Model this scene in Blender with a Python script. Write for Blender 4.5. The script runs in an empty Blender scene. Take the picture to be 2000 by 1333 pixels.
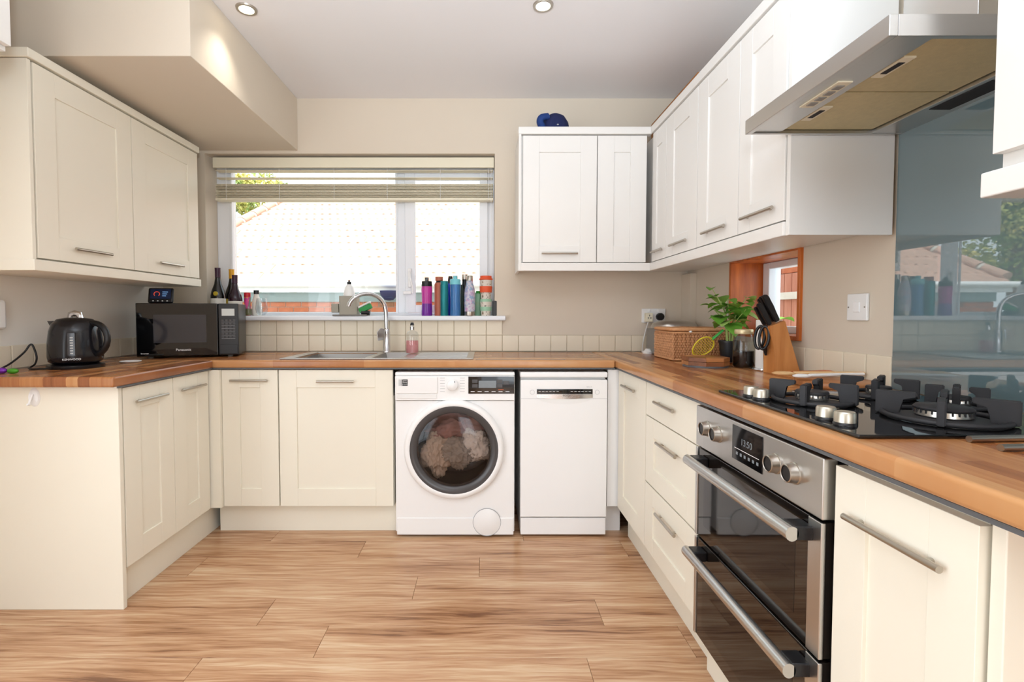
import bpy, bmesh, math, random
from mathutils import Vector, Matrix
random.seed(7)
scn = bpy.context.scene
COL = scn.collection
PI = math.pi

# ------------------------------------------------------------------ camera, world, light
CAMZ = 1.135
cam = bpy.data.objects.new('camera', bpy.data.cameras.new('camera'))
COL.objects.link(cam)
cam.location = (0, 0, CAMZ)
cam.rotation_euler = (math.radians(90 - 2.0), 0, 0)
cam.data.sensor_width = 36
cam.data.lens = 17.0
cam.data.shift_x = 0.0275
cam.data.shift_y = -0.0093
cam.data.clip_start = 0.02
scn.camera = cam

scn.view_settings.view_transform = 'Standard'
scn.view_settings.look = 'None'
scn.view_settings.gamma = 1
scn.view_settings.exposure = -0.19
try: scn.view_settings.use_curve_mapping = False
except Exception: pass

w = bpy.data.worlds.new('sky'); scn.world = w
w.use_nodes = True
nt = w.node_tree
nt.nodes['Background'].inputs[0].default_value = (0.86, 0.93, 1.0, 1)
nt.nodes['Background'].inputs[1].default_value = 3.0

def light(name, kind, loc, rot, energy, color=(1, 1, 1), **kw):
    d = bpy.data.lights.new(name, kind); d.energy = energy; d.color = color
    for k, v in kw.items(): setattr(d, k, v)
    o = bpy.data.objects.new(name, d); COL.objects.link(o)
    o.location = loc; o.rotation_euler = rot
    return o
light('sun', 'SUN', (0, -5, 8), (math.radians(22), 0, math.radians(14)), 8.0, (1, .96, .92), angle=0.02)
# daylight arriving through the wide patio opening behind the camera
light('patio_daylight', 'AREA', (0.62, -2.3, 1.15), (math.radians(80), 0, math.radians(32)), 24, (0.86, 0.94, 1.0), shape='RECTANGLE', size=1.15, size_y=2.1)

# fill lamp at an unseen glazed left door, added to brighten the right side
light('side_fill_light', 'AREA', (-1.95, -.35, 1.15), (math.radians(78), 0, math.radians(-90)), 26, (0.88, 0.95, 1.0), shape='RECTANGLE', size=2.2, size_y=1.9)
# the photographer's flash, bounced off the ceiling at the camera
light('bounced_flash', 'SPOT', (0, -.05, 1.6), (math.radians(180 - 22), 0, 0), 180, (0.77, 0.89, 1.0), spot_size=math.radians(150), spot_blend=.6, shadow_soft_size=.08)

# ------------------------------------------------------------------ materials
def lin(h):
    if isinstance(h, str):
        h = h.lstrip('#'); c = [int(h[i:i+2], 16) / 255 for i in (0, 2, 4)]
    else: c = [v / 255 for v in h]
    return tuple(((v + .055) / 1.055) ** 2.4 if v > .04045 else v / 12.92 for v in c) + (1,)

class N:
    """small node-graph helper"""
    def __init__(s, name):
        s.m = bpy.data.materials.new(name); s.m.use_nodes = True
        s.t = s.m.node_tree; s.b = s.t.nodes['Principled BSDF']; s.out = s.t.nodes['Material Output']
    def n(s, typ, **kw):
        x = s.t.nodes.new(typ)
        for k, v in kw.items():
            if k.startswith('i_'):
                key = k[2:]; key = int(key) if key.isdigit() else key
                s.put(x.inputs[key], v)
            else: setattr(x, k, v)
        return x
    def put(s, sock, v):
        if isinstance(v, bpy.types.NodeSocket): s.t.links.new(v, sock)
        else: sock.default_value = v
    def math(s, op, a, b=0.0):
        x = s.t.nodes.new('ShaderNodeMath'); x.operation = op
        s.put(x.inputs[0], a); s.put(x.inputs[1], b); return x.outputs[0]
    def mix(s, f, a, b, mode='MIX'):
        x = s.t.nodes.new('ShaderNodeMix'); x.data_type = 'RGBA'; x.blend_type = mode
        s.put(x.inputs['Factor'], f); s.put(x.inputs['A'], a); s.put(x.inputs['B'], b); return x.outputs['Result']
    def ramp(s, f, stops):
        x = s.t.nodes.new('ShaderNodeValToRGB'); s.put(x.inputs[0], f)
        e = x.color_ramp.elements
        while len(e) < len(stops): e.new(0.5)
        for i, (p, c) in enumerate(stops): e[i].position = p; e[i].color = c
        return x.outputs[0]
    def set(s, **kw):
        for k, v in kw.items(): s.put(s.b.inputs[k.replace('_', ' ')], v)
    def bump(s, h, strength=.2, dist=.002):
        x = s.n('ShaderNodeBump'); x.inputs['Strength'].default_value = strength; x.inputs['Distance'].default_value = dist
        s.put(x.inputs['Height'], h); s.t.links.new(x.outputs[0], s.b.inputs['Normal'])

def mat(name, col, rough=.5, metal=0, var=.04, scale=6, bump=0, ior=1.45, emit=None, estr=0, coat=0, bscale=None):
    g = N(name); c = lin(col)
    tc = g.n('ShaderNodeTexCoord')
    nz = g.n('ShaderNodeTexNoise', i_Vector=tc.outputs['Object'], i_Scale=scale, i_Detail=3.0)
    dark = tuple(v * (1 - var) for v in c[:3]) + (1,); lite = tuple(min(1, v * (1 + var)) for v in c[:3]) + (1,)
    g.set(Base_Color=g.mix(nz.outputs['Fac'], dark, lite), Roughness=rough, Metallic=metal, IOR=ior)
    if bump:
        n2 = g.n('ShaderNodeTexNoise', i_Vector=tc.outputs['Object'], i_Scale=bscale or scale * 8, i_Detail=3.0)
        g.bump(n2.outputs['Fac'], bump)
    if emit: g.set(Emission_Color=lin(emit), Emission_Strength=estr)
    if coat: g.set(Coat_Weight=coat)
    return g.m

def clear(name, col=(255, 255, 255), tint=1.0, rough=.02, base=0.06):
    """thin clear glass / plastic: tinted transparency plus a Fresnel reflection"""
    g = N(name); g.t.nodes.remove(g.b)
    tr = g.n('ShaderNodeBsdfTransparent'); c = lin(col)
    tc = g.n('ShaderNodeTexCoord')
    nz = g.n('ShaderNodeTexNoise', i_Vector=tc.outputs['Object'], i_Scale=5.0)
    c2 = tuple(v * .96 for v in c[:3]) + (1,)
    g.put(tr.inputs[0], g.mix(nz.outputs['Fac'], c, c2))
    gl = g.n('ShaderNodeBsdfGlossy'); gl.inputs['Roughness'].default_value = rough
    fr = g.n('ShaderNodeLayerWeight', i_Blend=.5)
    f = g.math('ADD', g.math('MULTIPLY', g.math('POWER', fr.outputs['Facing'], 4.0), .6), .035 + base * .1)
    mx = g.n('ShaderNodeMixShader'); g.put(mx.inputs[0], f)
    g.t.links.new(tr.outputs[0], mx.inputs[1]); g.t.links.new(gl.outputs[0], mx.inputs[2])
    if tint < 1:
        df = g.n('ShaderNodeBsdfPrincipled'); df.inputs['Base Color'].default_value = c; df.inputs['Roughness'].default_value = .3
        m2 = g.n('ShaderNodeMixShader'); m2.inputs[0].default_value = 1 - tint
        g.t.links.new(mx.outputs[0], m2.inputs[1]); g.t.links.new(df.outputs[0], m2.inputs[2]); mx = m2
    g.t.links.new(mx.outputs[0], g.out.inputs[0])
    return g.m

def worktop_mat(name, along):
    g = N(name)
    tc = g.n('ShaderNodeTexCoord'); sp = g.n('ShaderNodeSeparateXYZ', i_0=tc.outputs['Object'])
    u, v = (sp.outputs[0], sp.outputs[1]) if along == 'X' else (sp.outputs[1], sp.outputs[0])
    row = g.math('FLOOR', g.math('DIVIDE', v, .043))
    wn = g.n('ShaderNodeTexWhiteNoise', noise_dimensions='1D', i_W=row)
    u2 = g.math('ADD', g.math('DIVIDE', u, .46), g.math('MULTIPLY', wn.outputs['Value'], 9.0))
    cell = g.n('ShaderNodeCombineXYZ', i_0=g.math('FLOOR', u2), i_1=row)
    w2 = g.n('ShaderNodeTexWhiteNoise', noise_dimensions='2D', i_Vector=cell.outputs[0])
    gv = g.n('ShaderNodeCombineXYZ', i_0=g.math('MULTIPLY', u, 5.0), i_1=g.math('MULTIPLY', v, 75.0),
             i_2=g.math('MULTIPLY', w2.outputs['Value'], 40.0))
    gr = g.n('ShaderNodeTexNoise', i_Vector=gv.outputs[0], i_Scale=1.0, i_Detail=4.0, i_Roughness=.6)
    f = g.math('ADD', g.math('MULTIPLY', w2.outputs['Value'], .66), g.math('MULTIPLY', gr.outputs['Fac'], .5))
    colr = g.ramp(f, [(.1, lin('#6E3C20')), (.42, lin('#9A5E36')), (.68, lin('#B67C4C')), (.98, lin('#CC9C6A'))])
    g.set(Base_Color=colr, Roughness=.24, IOR=1.5)
    return g.m

def floor_mat():
    g = N('laminate_oak')
    tc = g.n('ShaderNodeTexCoord'); oi = g.n('ShaderNodeObjectInfo')
    sp = g.n('ShaderNodeSeparateXYZ', i_0=tc.outputs['Object'])
    rz = g.math('MULTIPLY', oi.outputs['Random'], 60.0)
    warp = g.n('ShaderNodeTexNoise', i_Vector=g.n('ShaderNodeCombineXYZ', i_0=g.math('MULTIPLY', sp.outputs[0], 2.2), i_1=g.math('MULTIPLY', sp.outputs[1], 8.0), i_2=rz).outputs[0], i_Scale=1.0, i_Detail=2.0)
    yy = g.math('ADD', g.math('MULTIPLY', sp.outputs[1], 85.0), g.math('MULTIPLY', warp.outputs['Fac'], 4.5))
    gv = g.n('ShaderNodeCombineXYZ', i_0=g.math('MULTIPLY', sp.outputs[0], 3.0), i_1=yy, i_2=rz)
    gr = g.n('ShaderNodeTexNoise', i_Vector=gv.outputs[0], i_Scale=1.0, i_Detail=6.0, i_Roughness=.62)
    big = g.n('ShaderNodeTexNoise', i_Vector=g.n('ShaderNodeCombineXYZ', i_0=g.math('MULTIPLY', sp.outputs[0], 1.6), i_1=g.math('MULTIPLY', sp.outputs[1], 14.0), i_2=g.math('ADD', rz, 9.0)).outputs[0], i_Scale=1.0, i_Detail=3.0)
    f = g.math('ADD', g.math('MULTIPLY', gr.outputs['Fac'], .62), g.math('MULTIPLY', big.outputs['Fac'], .45))
    fine = g.n('ShaderNodeTexNoise', i_Vector=g.n('ShaderNodeCombineXYZ', i_0=g.math('MULTIPLY', sp.outputs[0], 9.0), i_1=g.math('MULTIPLY', yy, 3.2), i_2=g.math('ADD', rz, 21.0)).outputs[0], i_Scale=1.0, i_Detail=4.0)
    f = g.math('ADD', f, g.math('MULTIPLY', g.math('SUBTRACT', fine.outputs['Fac'], .5), .22))
    f = g.math('ADD', f, g.math('MULTIPLY', g.math('SUBTRACT', oi.outputs['Random'], .5), .06))
    colr = g.ramp(f, [(.36, lin('#7A5238')), (.44, lin('#A87B58')), (.52, lin('#BE926E')), (.60, lin('#CCA682')), (.72, lin('#DCBF9E'))])
    g.set(Base_Color=colr, Roughness=.27, IOR=1.45)
    g.bump(gr.outputs['Fac'], .06, .001)
    return g.m

def wood(name, c1, c2, axis=2, scale=1.0, rough=.4):
    g = N(name); tc = g.n('ShaderNodeTexCoord')
    s = [28 * scale] * 3; s[axis] = 3 * scale
    mp = g.n('ShaderNodeMapping', i_Vector=tc.outputs['Object']); mp.inputs['Scale'].default_value = s
    nz = g.n('ShaderNodeTexNoise', i_Vector=mp.outputs[0], i_Scale=1.0, i_Detail=4.0, i_Roughness=.6)
    g.set(Base_Color=g.ramp(nz.outputs['Fac'], [(.3, lin(c1)), (.7, lin(c2))]), Roughness=rough)
    return g.m

def brushed(name, col, rough=.28, axis=0):
    g = N(name); tc = g.n('ShaderNodeTexCoord')
    s = [200.0] * 3; s[axis] = 4
    mp = g.n('ShaderNodeMapping', i_Vector=tc.outputs['Object']); mp.inputs['Scale'].default_value = s
    nz = g.n('ShaderNodeTexNoise', i_Vector=mp.outputs[0], i_Scale=1.0, i_Detail=2.0)
    g.set(Base_Color=lin(col), Metallic=1.0, Roughness=g.math('ADD', g.math('MULTIPLY', nz.outputs['Fac'], .08), rough - .04))
    return g.m

def speckle(name, base, spots, scale, thr=.6, rough=.4):
    g = N(name); tc = g.n('ShaderNodeTexCoord')
    nz = g.n('ShaderNodeTexNoise', i_Vector=tc.outputs['Object'], i_Scale=scale, i_Detail=2.0)
    n2 = g.n('ShaderNodeTexNoise', i_Vector=tc.outputs['Object'], i_Scale=scale * .5)
    sc = g.ramp(n2.outputs['Fac'], [(.4, lin(spots[0])), (.6, lin(spots[1]))])
    g.set(Base_Color=g.mix(g.ramp(nz.outputs['Fac'], [(thr - .02, (0, 0, 0, 1)), (thr + .02, (1, 1, 1, 1))]), lin(base), sc), Roughness=rough)
    return g.m

M = {}
def add(k, v): M[k] = v
add('cream', mat('cream_door', '#F0EADA', .38, var=.015, scale=3))
add('ivory', mat('ivory_door', '#EBE8E3', .38, var=.012, scale=3))
add('wall', mat('beige_paint', '#D9CCBA', .75, var=.025, scale=2.5, bump=.05))
add('wallL', mat('light_lifted_paint', '#EDE7DD', .6, var=.03, scale=2.5, bump=.05))  # left wall paint, lightened to make up for weak light below the cabinets
add('ceil', mat('ceiling_paint', '#EDEBEC', .7, var=.015, scale=2))
add('tile', mat('cream_tile', '#E9DDC6', .3, var=.05, scale=9))
add('grout', mat('grout', '#BFB29C', .9, var=.1, scale=40))
add('workX', worktop_mat('butcher_block_far', 'X'))
add('workY', worktop_mat('butcher_block_side', 'Y'))
add('strip', mat('gap_shade_and_mat_grey', '#5F6164', .4))
add('floor', floor_mat())
add('sub', mat('underlay', '#5A4030', .9))
add('steel', brushed('brushed_steel', '#C9C8C6', .3, 1))
add('steelx', brushed('brushed_steel_across', '#C4C3C0', .3, 0))
add('nickel', mat('satin_nickel', '#B9B2A8', .3, 1))
add('chrome', mat('chrome', '#D6D6D8', .1, 1, var=.02))
add('white', mat('white_enamel', '#F4F3F2', .28, var=.01))
add('plastic', mat('white_plastic', '#EFEEEC', .35, var=.02))
add('upvc', mat('white_upvc', '#EDEFF3', .35, var=.015))
add('black', mat('black_plastic', '#161517', .32, var=.2))
add('gloss', mat('black_gloss_glass', '#0B0B0D', .04, var=.1, ior=1.55))
add('iron', mat('cast_iron', '#2A292B', .55, var=.2, scale=30, bump=.1))
add('dark', mat('dark_gap', '#242326', .7))
add('grey', mat('grey_plastic', '#8C8983', .5))
add('splash', mat('teal_glass', '#677C81', .015, var=.02, ior=2.3))
add('glass', clear('window_glass', (250, 253, 252)))
add('tumbler', clear('clear_glass', (250, 252, 253), base=.3))
add('orange', wood('orange_varnished_wood', '#9E4710', '#D8742A', 2, .8, .35))
add('blockw', wood('knife_block_wood', '#B06A30', '#D69455', 2, .7, .45))
add('spoonw', wood('pale_spoon_wood', '#C8935C', '#EBC793', 0, .7, .55))
add('oak2', wood('brown_board_wood', '#94592E', '#C98A55', 0, .9, .4))
add('walnut', wood('walnut_wood', '#633618', '#A0643C', 0, .9, .4))
add('wicker', mat('wicker', '#D0986A', .6, var=.3, scale=60))
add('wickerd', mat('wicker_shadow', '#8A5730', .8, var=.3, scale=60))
add('card', mat('brown_cardboard', '#A06A38', .8))
add('blind', mat('cream_blind', '#E6DEC6', .45, var=.02))
add('text_w', mat('white_print', '#F2F2F2', .5, var=.01))
add('text_k', mat('black_print', '#2A2A2C', .5, var=.01))
add('text_g', mat('grey_print', '#A9A9AB', .5, var=.01))
add('brickm', mat('mortar', '#BDB0A0', .95, var=.1, scale=30))
add('brick', mat('red_brick', '#BE6E4C', .85, var=.35, scale=14))
add('brickb', mat('brown_brick', '#9C6A4E', .85, var=.35, scale=14))
add('rooft', mat('clay_roof_tile', '#C9A08C', .8, var=.22, scale=3))
add('mortarw', mat('pale_mortar', '#D8D0C4', .9, var=.1, scale=20))

# ------------------------------------------------------------------ geometry helpers (world coordinates throughout)
XF = Matrix.Identity(4)
ORG = {}
class B:
    def __init__(s): s.bm = bmesh.new(); s.hard = False
    def _new(s, f):
        before = set(s.bm.verts); f(); return [v for v in s.bm.verts if v not in before]
    def box(s, x0, x1, y0, y1, z0, z1, bev=0.0, seg=2):
        if x0 > x1: x0, x1 = x1, x0
        if y0 > y1: y0, y1 = y1, y0
        if z0 > z1: z0, z1 = z1, z0
        m = Matrix.Translation(((x0+x1)/2, (y0+y1)/2, (z0+z1)/2)) @ Matrix.Diagonal((x1-x0, y1-y0, z1-z0, 1))
        r = bmesh.ops.create_cube(s.bm, size=1, matrix=m)
        s.hard = True
        if bev > 0:
            es = list({e for v in r['verts'] for e in v.link_edges})
            bmesh.ops.bevel(s.bm, geom=es, offset=bev, segments=seg, affect='EDGES', clamp_overlap=True, profile=.5)
        return s
    def prism(s, poly, vec, bev=0.0):
        vs = [s.bm.verts.new(p) for p in poly]; vec = Vector(vec)
        ws = [s.bm.verts.new(Vector(p) + vec) for p in poly]
        n = len(poly); fs = [s.bm.faces.new(vs[::-1]), s.bm.faces.new(ws)]
        for i in range(n): fs.append(s.bm.faces.new((vs[i], vs[(i+1) % n], ws[(i+1) % n], ws[i])))
        s.hard = True
        if bev > 0:
            es = list({e for f in fs for e in f.edges})
            bmesh.ops.bevel(s.bm, geom=es, offset=bev, segments=2, affect='EDGES', clamp_overlap=True)
        return s
    def lathe(s, c, prof, seg=28, sx=1, sy=1, axis='Z', a0=0, a1=2*PI):
        c = Vector(c); rings = []
        full = abs(a1 - a0 - 2*PI) < 1e-6
        k = seg if full else seg + 1
        for r, h in prof:
            if r < 1e-6: 
                p = {'Z': (0,0,h), 'Y': (0,h,0), 'X': (h,0,0)}[axis]; rings.append([s.bm.verts.new(c + Vector(p))]); continue
            ring = []
            for i in range(k):
                a = a0 + (a1 - a0) * i / seg
                q, t = r*math.cos(a)*sx, r*math.sin(a)*sy
                p = {'Z': (q, t, h), 'Y': (q, h, t), 'X': (h, q, t)}[axis]
                ring.append(s.bm.verts.new(c + Vector(p)))
            rings.append(ring)
        for A, D in zip(rings[:-1], rings[1:]):
            n = max(len(A), len(D)); m = n if full else n - 1
            for i in range(m):
                j = (i + 1) % n
                q = []
                for v in ((A[i] if len(A) > 1 else A[0]), (A[j] if len(A) > 1 else A[0]), (D[j] if len(D) > 1 else D[0]), (D[i] if len(D) > 1 else D[0])):
                    if v not in q: q.append(v)
                if len(q) > 2:
                    try: s.bm.faces.new(q)
                    except ValueError: pass
        return s
    def tube(s, pts, r, seg=10, closed=False, flat=1.0):
        pts = [Vector(p) for p in pts]; n = len(pts); rings = []
        rr = r if isinstance(r, (list, tuple)) else [r] * n
        up = None
        for i, p in enumerate(pts):
            if closed: t = (pts[(i+1) % n] - pts[i-1])
            else: t = pts[min(i+1, n-1)] - pts[max(i-1, 0)]
            t.normalize()
            if up is None:
                up = Vector((0, 0, 1)) if abs(t.z) < .9 else Vector((1, 0, 0))
            a = t.cross(up).normalized(); up = a.cross(t).normalized()
            rings.append([s.bm.verts.new(p + (a*math.cos(2*PI*k/seg) + up*math.sin(2*PI*k/seg)*flat) * rr[i]) for k in range(seg)])
        for i in range(n if closed else n - 1):
            A, D = rings[i], rings[(i+1) % n]
            for k in range(seg): s.bm.faces.new((A[k], A[(k+1) % seg], D[(k+1) % seg], D[k]))
        if not closed:
            s.bm.faces.new(rings[0][::-1]); s.bm.faces.new(rings[-1])
        return s
    def cyl(s, p0, p1, r, seg=20): return s.tube([p0, p1], r, seg)
    def ball(s, c, rx, ry, rz, u=16, v=10):
        bmesh.ops.create_uvsphere(s.bm, u_segments=u, v_segments=v, radius=1, matrix=Matrix.Translation(c) @ Matrix.Diagonal((rx, ry, rz, 1)))
        return s
    def build(s, name, m, parent=None, ang=50, flat=False):
        bmesh.ops.recalc_face_normals(s.bm, faces=s.bm.faces[:])
        s.bm.transform(XF)
        xs = [v.co for v in s.bm.verts]
        if parent is not None: org = ORG[parent.name]
        else:
            mn = Vector([min(c[i] for c in xs) for i in range(3)]); mx = Vector([max(c[i] for c in xs) for i in range(3)])
            org = Vector(((mn.x+mx.x)/2, (mn.y+mx.y)/2, mn.z))
        s.bm.transform(Matrix.Translation(-org))
        me = bpy.data.meshes.new(name); s.bm.to_mesh(me); s.bm.free()
        if not flat:
            me.shade_smooth(); me.set_sharp_from_angle(angle=math.radians(ang))
        if m is not None: me.materials.append(M[m] if isinstance(m, str) else m)
        o = bpy.data.objects.new(name, me); COL.objects.link(o)
        if parent is not None: o.parent = parent
        else: o.location = org
        ORG[o.name] = org
        if s.hard and not flat:
            wn = o.modifiers.new('weighted_normals', 'WEIGHTED_NORMAL'); wn.keep_sharp = True
        return o

def thing(name, label, cat, loc, group=None):
    o = bpy.data.objects.new(name, None); COL.objects.link(o); o.empty_display_size = .05
    o.location = XF @ Vector(loc); ORG[o.name] = o.location.copy()
    return tag(o, label, cat, group)
def tag(o, label, cat, group=None):
    o['label'] = label; o['category'] = cat
    if group: o['group'] = group
    return o
def struct(o, label=None):
    o['kind'] = 'structure'
    if label: o['label'] = label
    return o
def bx(name, x0, x1, y0, y1, z0, z1, m, parent=None, bev=.0015):
    return B().box(x0, x1, y0, y1, z0, z1, bev).build(name, m, parent)

# faces: a plane with an outward side; u runs along it
FY = lambda y: (lambda u, z, d: (u, y - d, z))          # looks toward the camera (-Y)
FXm = lambda x: (lambda u, z, d: (x - d, u, z))         # right-hand run, looks to -X
FXp = lambda x: (lambda u, z, d: (x + d, u, z))         # left-hand run, looks to +X
def fbox(b, F, u0, u1, z0, z1, d0, d1, bev=.0012):
    p, q = F(u0, z0, d0), F(u1, z1, d1)
    return b.box(p[0], q[0], p[1], q[1], p[2], q[2], bev)
def text(body, F, u, z, d, size, m, parent, facing, name='lettering', align='CENTER', extrude=.0002):
    c = bpy.data.curves.new('t', 'FONT'); c.body = body; c.size = size; c.align_x = align; c.align_y = 'CENTER'; c.extrude = extrude
    o = bpy.data.objects.new('t', c); COL.objects.link(o)
    dg = bpy.context.evaluated_depsgraph_get(); dg.update()
    me = bpy.data.meshes.new_from_object(o.evaluated_get(dg)); bpy.data.objects.remove(o)
    rot = {'Y': Matrix.Rotation(PI/2, 4, 'X'), 'Xm': Matrix.Rotation(-PI/2, 4, 'Z') @ Matrix.Rotation(PI/2, 4, 'X')}[facing]
    org = ORG[parent.name]
    me.transform(XF @ Matrix.Translation(F(u, z, d)) @ rot); me.transform(Matrix.Translation(-org))
    me.materials.append(M[m]); t = bpy.data.objects.new(name, me); COL.objects.link(t); t.parent = parent; ORG[t.name] = org
    return t

# ------------------------------------------------------------------ room dimensions
YF, XL, XR, ZC, YB = 3.0, -1.985, 1.26, 2.455, -2.6
WT = .905                       # worktop top
# floor of separate laminate planks
fl = struct(bx('floor', XL - .1, XR + .1, YB, YF + .05, -.06, -.014, 'sub', None, 0))
PL, PW = 1.27, .165
offs = {0: -.59, 1: -.02, 2: -.286, 3: -.83, 4: -.565, 5: -.93}
pm = None
r = 0
for k in range(-4, 30):
    y1 = 2.386 - PW * k; y0 = y1 - PW
    if y0 > YF + .02 or y1 < YB + .1: continue
    o0 = offs.get(k, (k * .47) % PL - .6)
    x = o0 - 2 * PL
    while x < XR:
        a, b_ = max(x, XL), min(x + PL, XR)
        if b_ - a > .02:
            full = abs(b_ - a - PL) < 1e-5
            if full and pm is not None:
                o = bpy.data.objects.new('plank', pm); COL.objects.link(o); o.parent = fl
                o.location = Vector((a, y0, 0)) - ORG['floor']
            else:
                bb = B().box(.0006, b_-a-.0006, .0006, PW-.0006, -.013, 0, .0008, 1)
                bb.bm.transform(Matrix.Translation((0, 0, 0)))
                me = bpy.data.meshes.new('plank'); bb.bm.to_mesh(me); bb.bm.free(); me.materials.append(M['floor'])
                if full: pm = me
                o = bpy.data.objects.new('plank', me); COL.objects.link(o); o.parent = fl
                o.location = Vector((a, y0, 0)) - ORG['floor']
        x += PL
struct(bx('ceiling', XL - .1, XR + .1, YB - .1, YF + .1, ZC, ZC + .1, 'ceil', None, 0))
struct(bx('trim_1', XL, -1.14, 1.915, YF, 2.14, ZC, 'wall', None, .003), 'boxed-in soffit under the ceiling above the window')

# far wall with window opening
WX0, WX1, WZ0, WZ1 = -1.713, .067, 1.10, 2.122
wf = B()
wf.box(XL - .1, WX0, YF, YF + .25, 0, ZC); wf.box(WX1, XR + .1, YF, YF + .25, 0, ZC)
wf.box(WX0, WX1, YF, YF + .25, 0, WZ0); wf.box(WX0, WX1, YF, YF + .25, WZ1, ZC)
wall_far = struct(wf.build('wall_far', 'wall'))
# right wall with small window opening
RY0, RY1, RZ0, RZ1 = 1.915, 2.47, 1.03, 1.41
wr = B()
wr.box(XR, XR + .25, YB, RY0, 0, ZC); wr.box(XR, XR + .25, RY1, YF, 0, ZC)
wr.box(XR, XR + .25, RY0, RY1, 0, RZ0); wr.box(XR, XR + .25, RY0, RY1, RZ1, ZC)
wall_right = struct(wr.build('wall_right', 'wall'))
wl = B(); wl.box(XL - .25, XL, .85, YF, 0, ZC); wl.box(XL - .25, XL, YB, -1.55, 0, ZC); wl.box(XL - .25, XL, -1.55, .85, 2.15, ZC)
wall_left = struct(wl.build('wall_left', 'wallL'))
wb = B()
wb.box(XL - .25, -.1, YB - .2, YB, 0, ZC); wb.box(1.15, XR + .25, YB - .2, YB, 0, ZC); wb.box(-.1, 1.15, YB - .2, YB, 2.3, ZC)
struct(wb.build('wall_back', 'wall'))
# pipe boxing in the far right corner
struct(bx('trim_2', 1.222, XR, 2.87, YF, WT, 1.38, 'wall', None, .002), 'narrow painted pipe boxing in the corner')

# wall tiles
def tiles():
    tm = None
    def one(parent, loc, rot):
        nonlocal tm
        if tm is None:
            bb = B().box(-.0487, .0487, -.008, 0, .0013, .0987, .003, 2)
            tm = bpy.data.meshes.new('tile'); bb.bm.to_mesh(tm); bb.bm.free(); tm.materials.append(M['tile'])
        o = bpy.data.objects.new('tile', tm); COL.objects.link(o); o.parent = parent
        o.location = Vector(loc) - ORG[parent.name]; o.rotation_euler = (0, 0, rot)
    for i in range(32): one(wall_far, (XL + .05 + i*.1, YF - .001, WT + .002), 0)
    for i in range(3, 21): one(wall_far, (XL + .05 + i*.1, YF - .001, WT + .102), 0)
    for i in range(13): one(wall_left, (XL + .001, 1.77 + i*.1, WT + .002), -PI/2 + PI)
    for i in range(15): one(wall_right, (XR - .001, 1.53 + i*.1, WT + .002), -PI/2)
tiles()
struct(bx('trim_3', XL, WX1 + .03, YF - .004, YF - .0005, WT, WZ0, 'grout', None, 0), 'grout bed behind the cream wall tiles')
struct(bx('trim_4', WX1 + .03, XR, YF - .004, YF - .0005, WT, WT + .104, 'grout', None, 0), 'grout bed behind single row of tiles')

# ------------------------------------------------------------------ window_1 (over the sink)
w1 = bpy.data.objects.new('window_1', None); COL.objects.link(w1); w1.location = (-.82, 3.13, WZ0); ORG['window_1'] = w1.location.copy(); struct(w1)
FYW = 3.13
def yframe(b, x0, x1, z0, z1, l, r_, bt, tp, y0, y1, bev=.004):
    b.box(x0, x0 + l, y0, y1, z0, z1, bev); b.box(x1 - r_, x1, y0, y1, z0, z1, bev)
    b.box(x0 + l - .001, x1 - r_ + .001, y0 + .001, y1 - .001, z0, z0 + bt, bev); b.box(x0 + l - .001, x1 - r_ + .001, y0 + .001, y1 - .001, z1 - tp, z1, bev)
    return b
fb = yframe(B(), WX0, WX1, WZ0 + .026, WZ1, .088, .047, .02, .062, FYW, FYW + .07)
fb.box(-.555, -.50, FYW + .002, FYW + .068, WZ0 + .045, WZ1 - .06, .004)
fb.build('window_frame', 'upvc', w1)
sash = yframe(B(), -.505, .025, 1.147, 2.05, .067, .053, .05, .06, FYW - .018, FYW - .001).build('casement_sash', 'upvc', w1)
yframe(B(), -1.628, -.553, 1.142, 2.062, .014, .014, .01, .01, FYW - .008, FYW - .0005, .002).build('bead', 'upvc', w1)
bx('pane', -1.62, -.556, FYW + .035, FYW + .045, 1.145, 2.06, 'glass', w1, 0)
bx('pane', -.44, -.026, FYW + .02, FYW + .03, 1.19, 1.99, 'glass', w1, 0)
hb = B().box(-.485, -.465, FYW - .034, FYW - .018, 1.31, 1.43, .003)
hb.tube([(-.475, FYW-.035, 1.40), (-.475, FYW-.05, 1.41), (-.468, FYW-.052, 1.37), (-.455, FYW-.05, 1.32), (-.452, FYW-.05, 1.27)], .006, 8)
hb.box(-.515, -.462, FYW - .04, FYW - .018, 1.265, 1.285, .004)
hb.build('casement_handle', 'white', sash)
bx('window_sill', WX0, .135, YF - .045, FYW, WZ0 - .002, WZ0 + .028, 'upvc', w1, .008)
SILL = WZ0 + .028

# venetian blind
bl = thing('venetian_blind', 'cream venetian blind pulled up across the top of the sink window', 'blind', (-.82, 3.06, 1.86))
bx('valance', WX0 + .035, WX1 - .004, 3.025, 3.04, 2.045, 2.108, 'blind', bl, .003)
bx('headrail', WX0 + .04, WX1 - .01, 3.042, 3.10, 2.07, 2.112, 'white', bl, .002)
sm = None
for i in range(9):
    z = 1.870 + i * .0092
    o = bx('slat', WX0 + .045, WX1 - .01, 3.035, 3.085, z, z + .0035, 'blind', bl, 0)
bx('bottom_rail', WX0 + .042, WX1 - .008, 3.033, 3.087, 1.845, 1.864, 'blind', bl, .004)
for z in (1.985, 2.03): bx('slat', WX0 + .045, WX1 - .01, 3.035, 3.085, z, z + .0025, 'blind', bl, 0)
for xx in (-1.60, -1.27, -.93, -.60, -.27, .03):
    B().tube([(xx, 3.032, 2.07), (xx, 3.032, 1.85)], .0012, 6).build('ladder_cord', 'white', bl)
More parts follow.
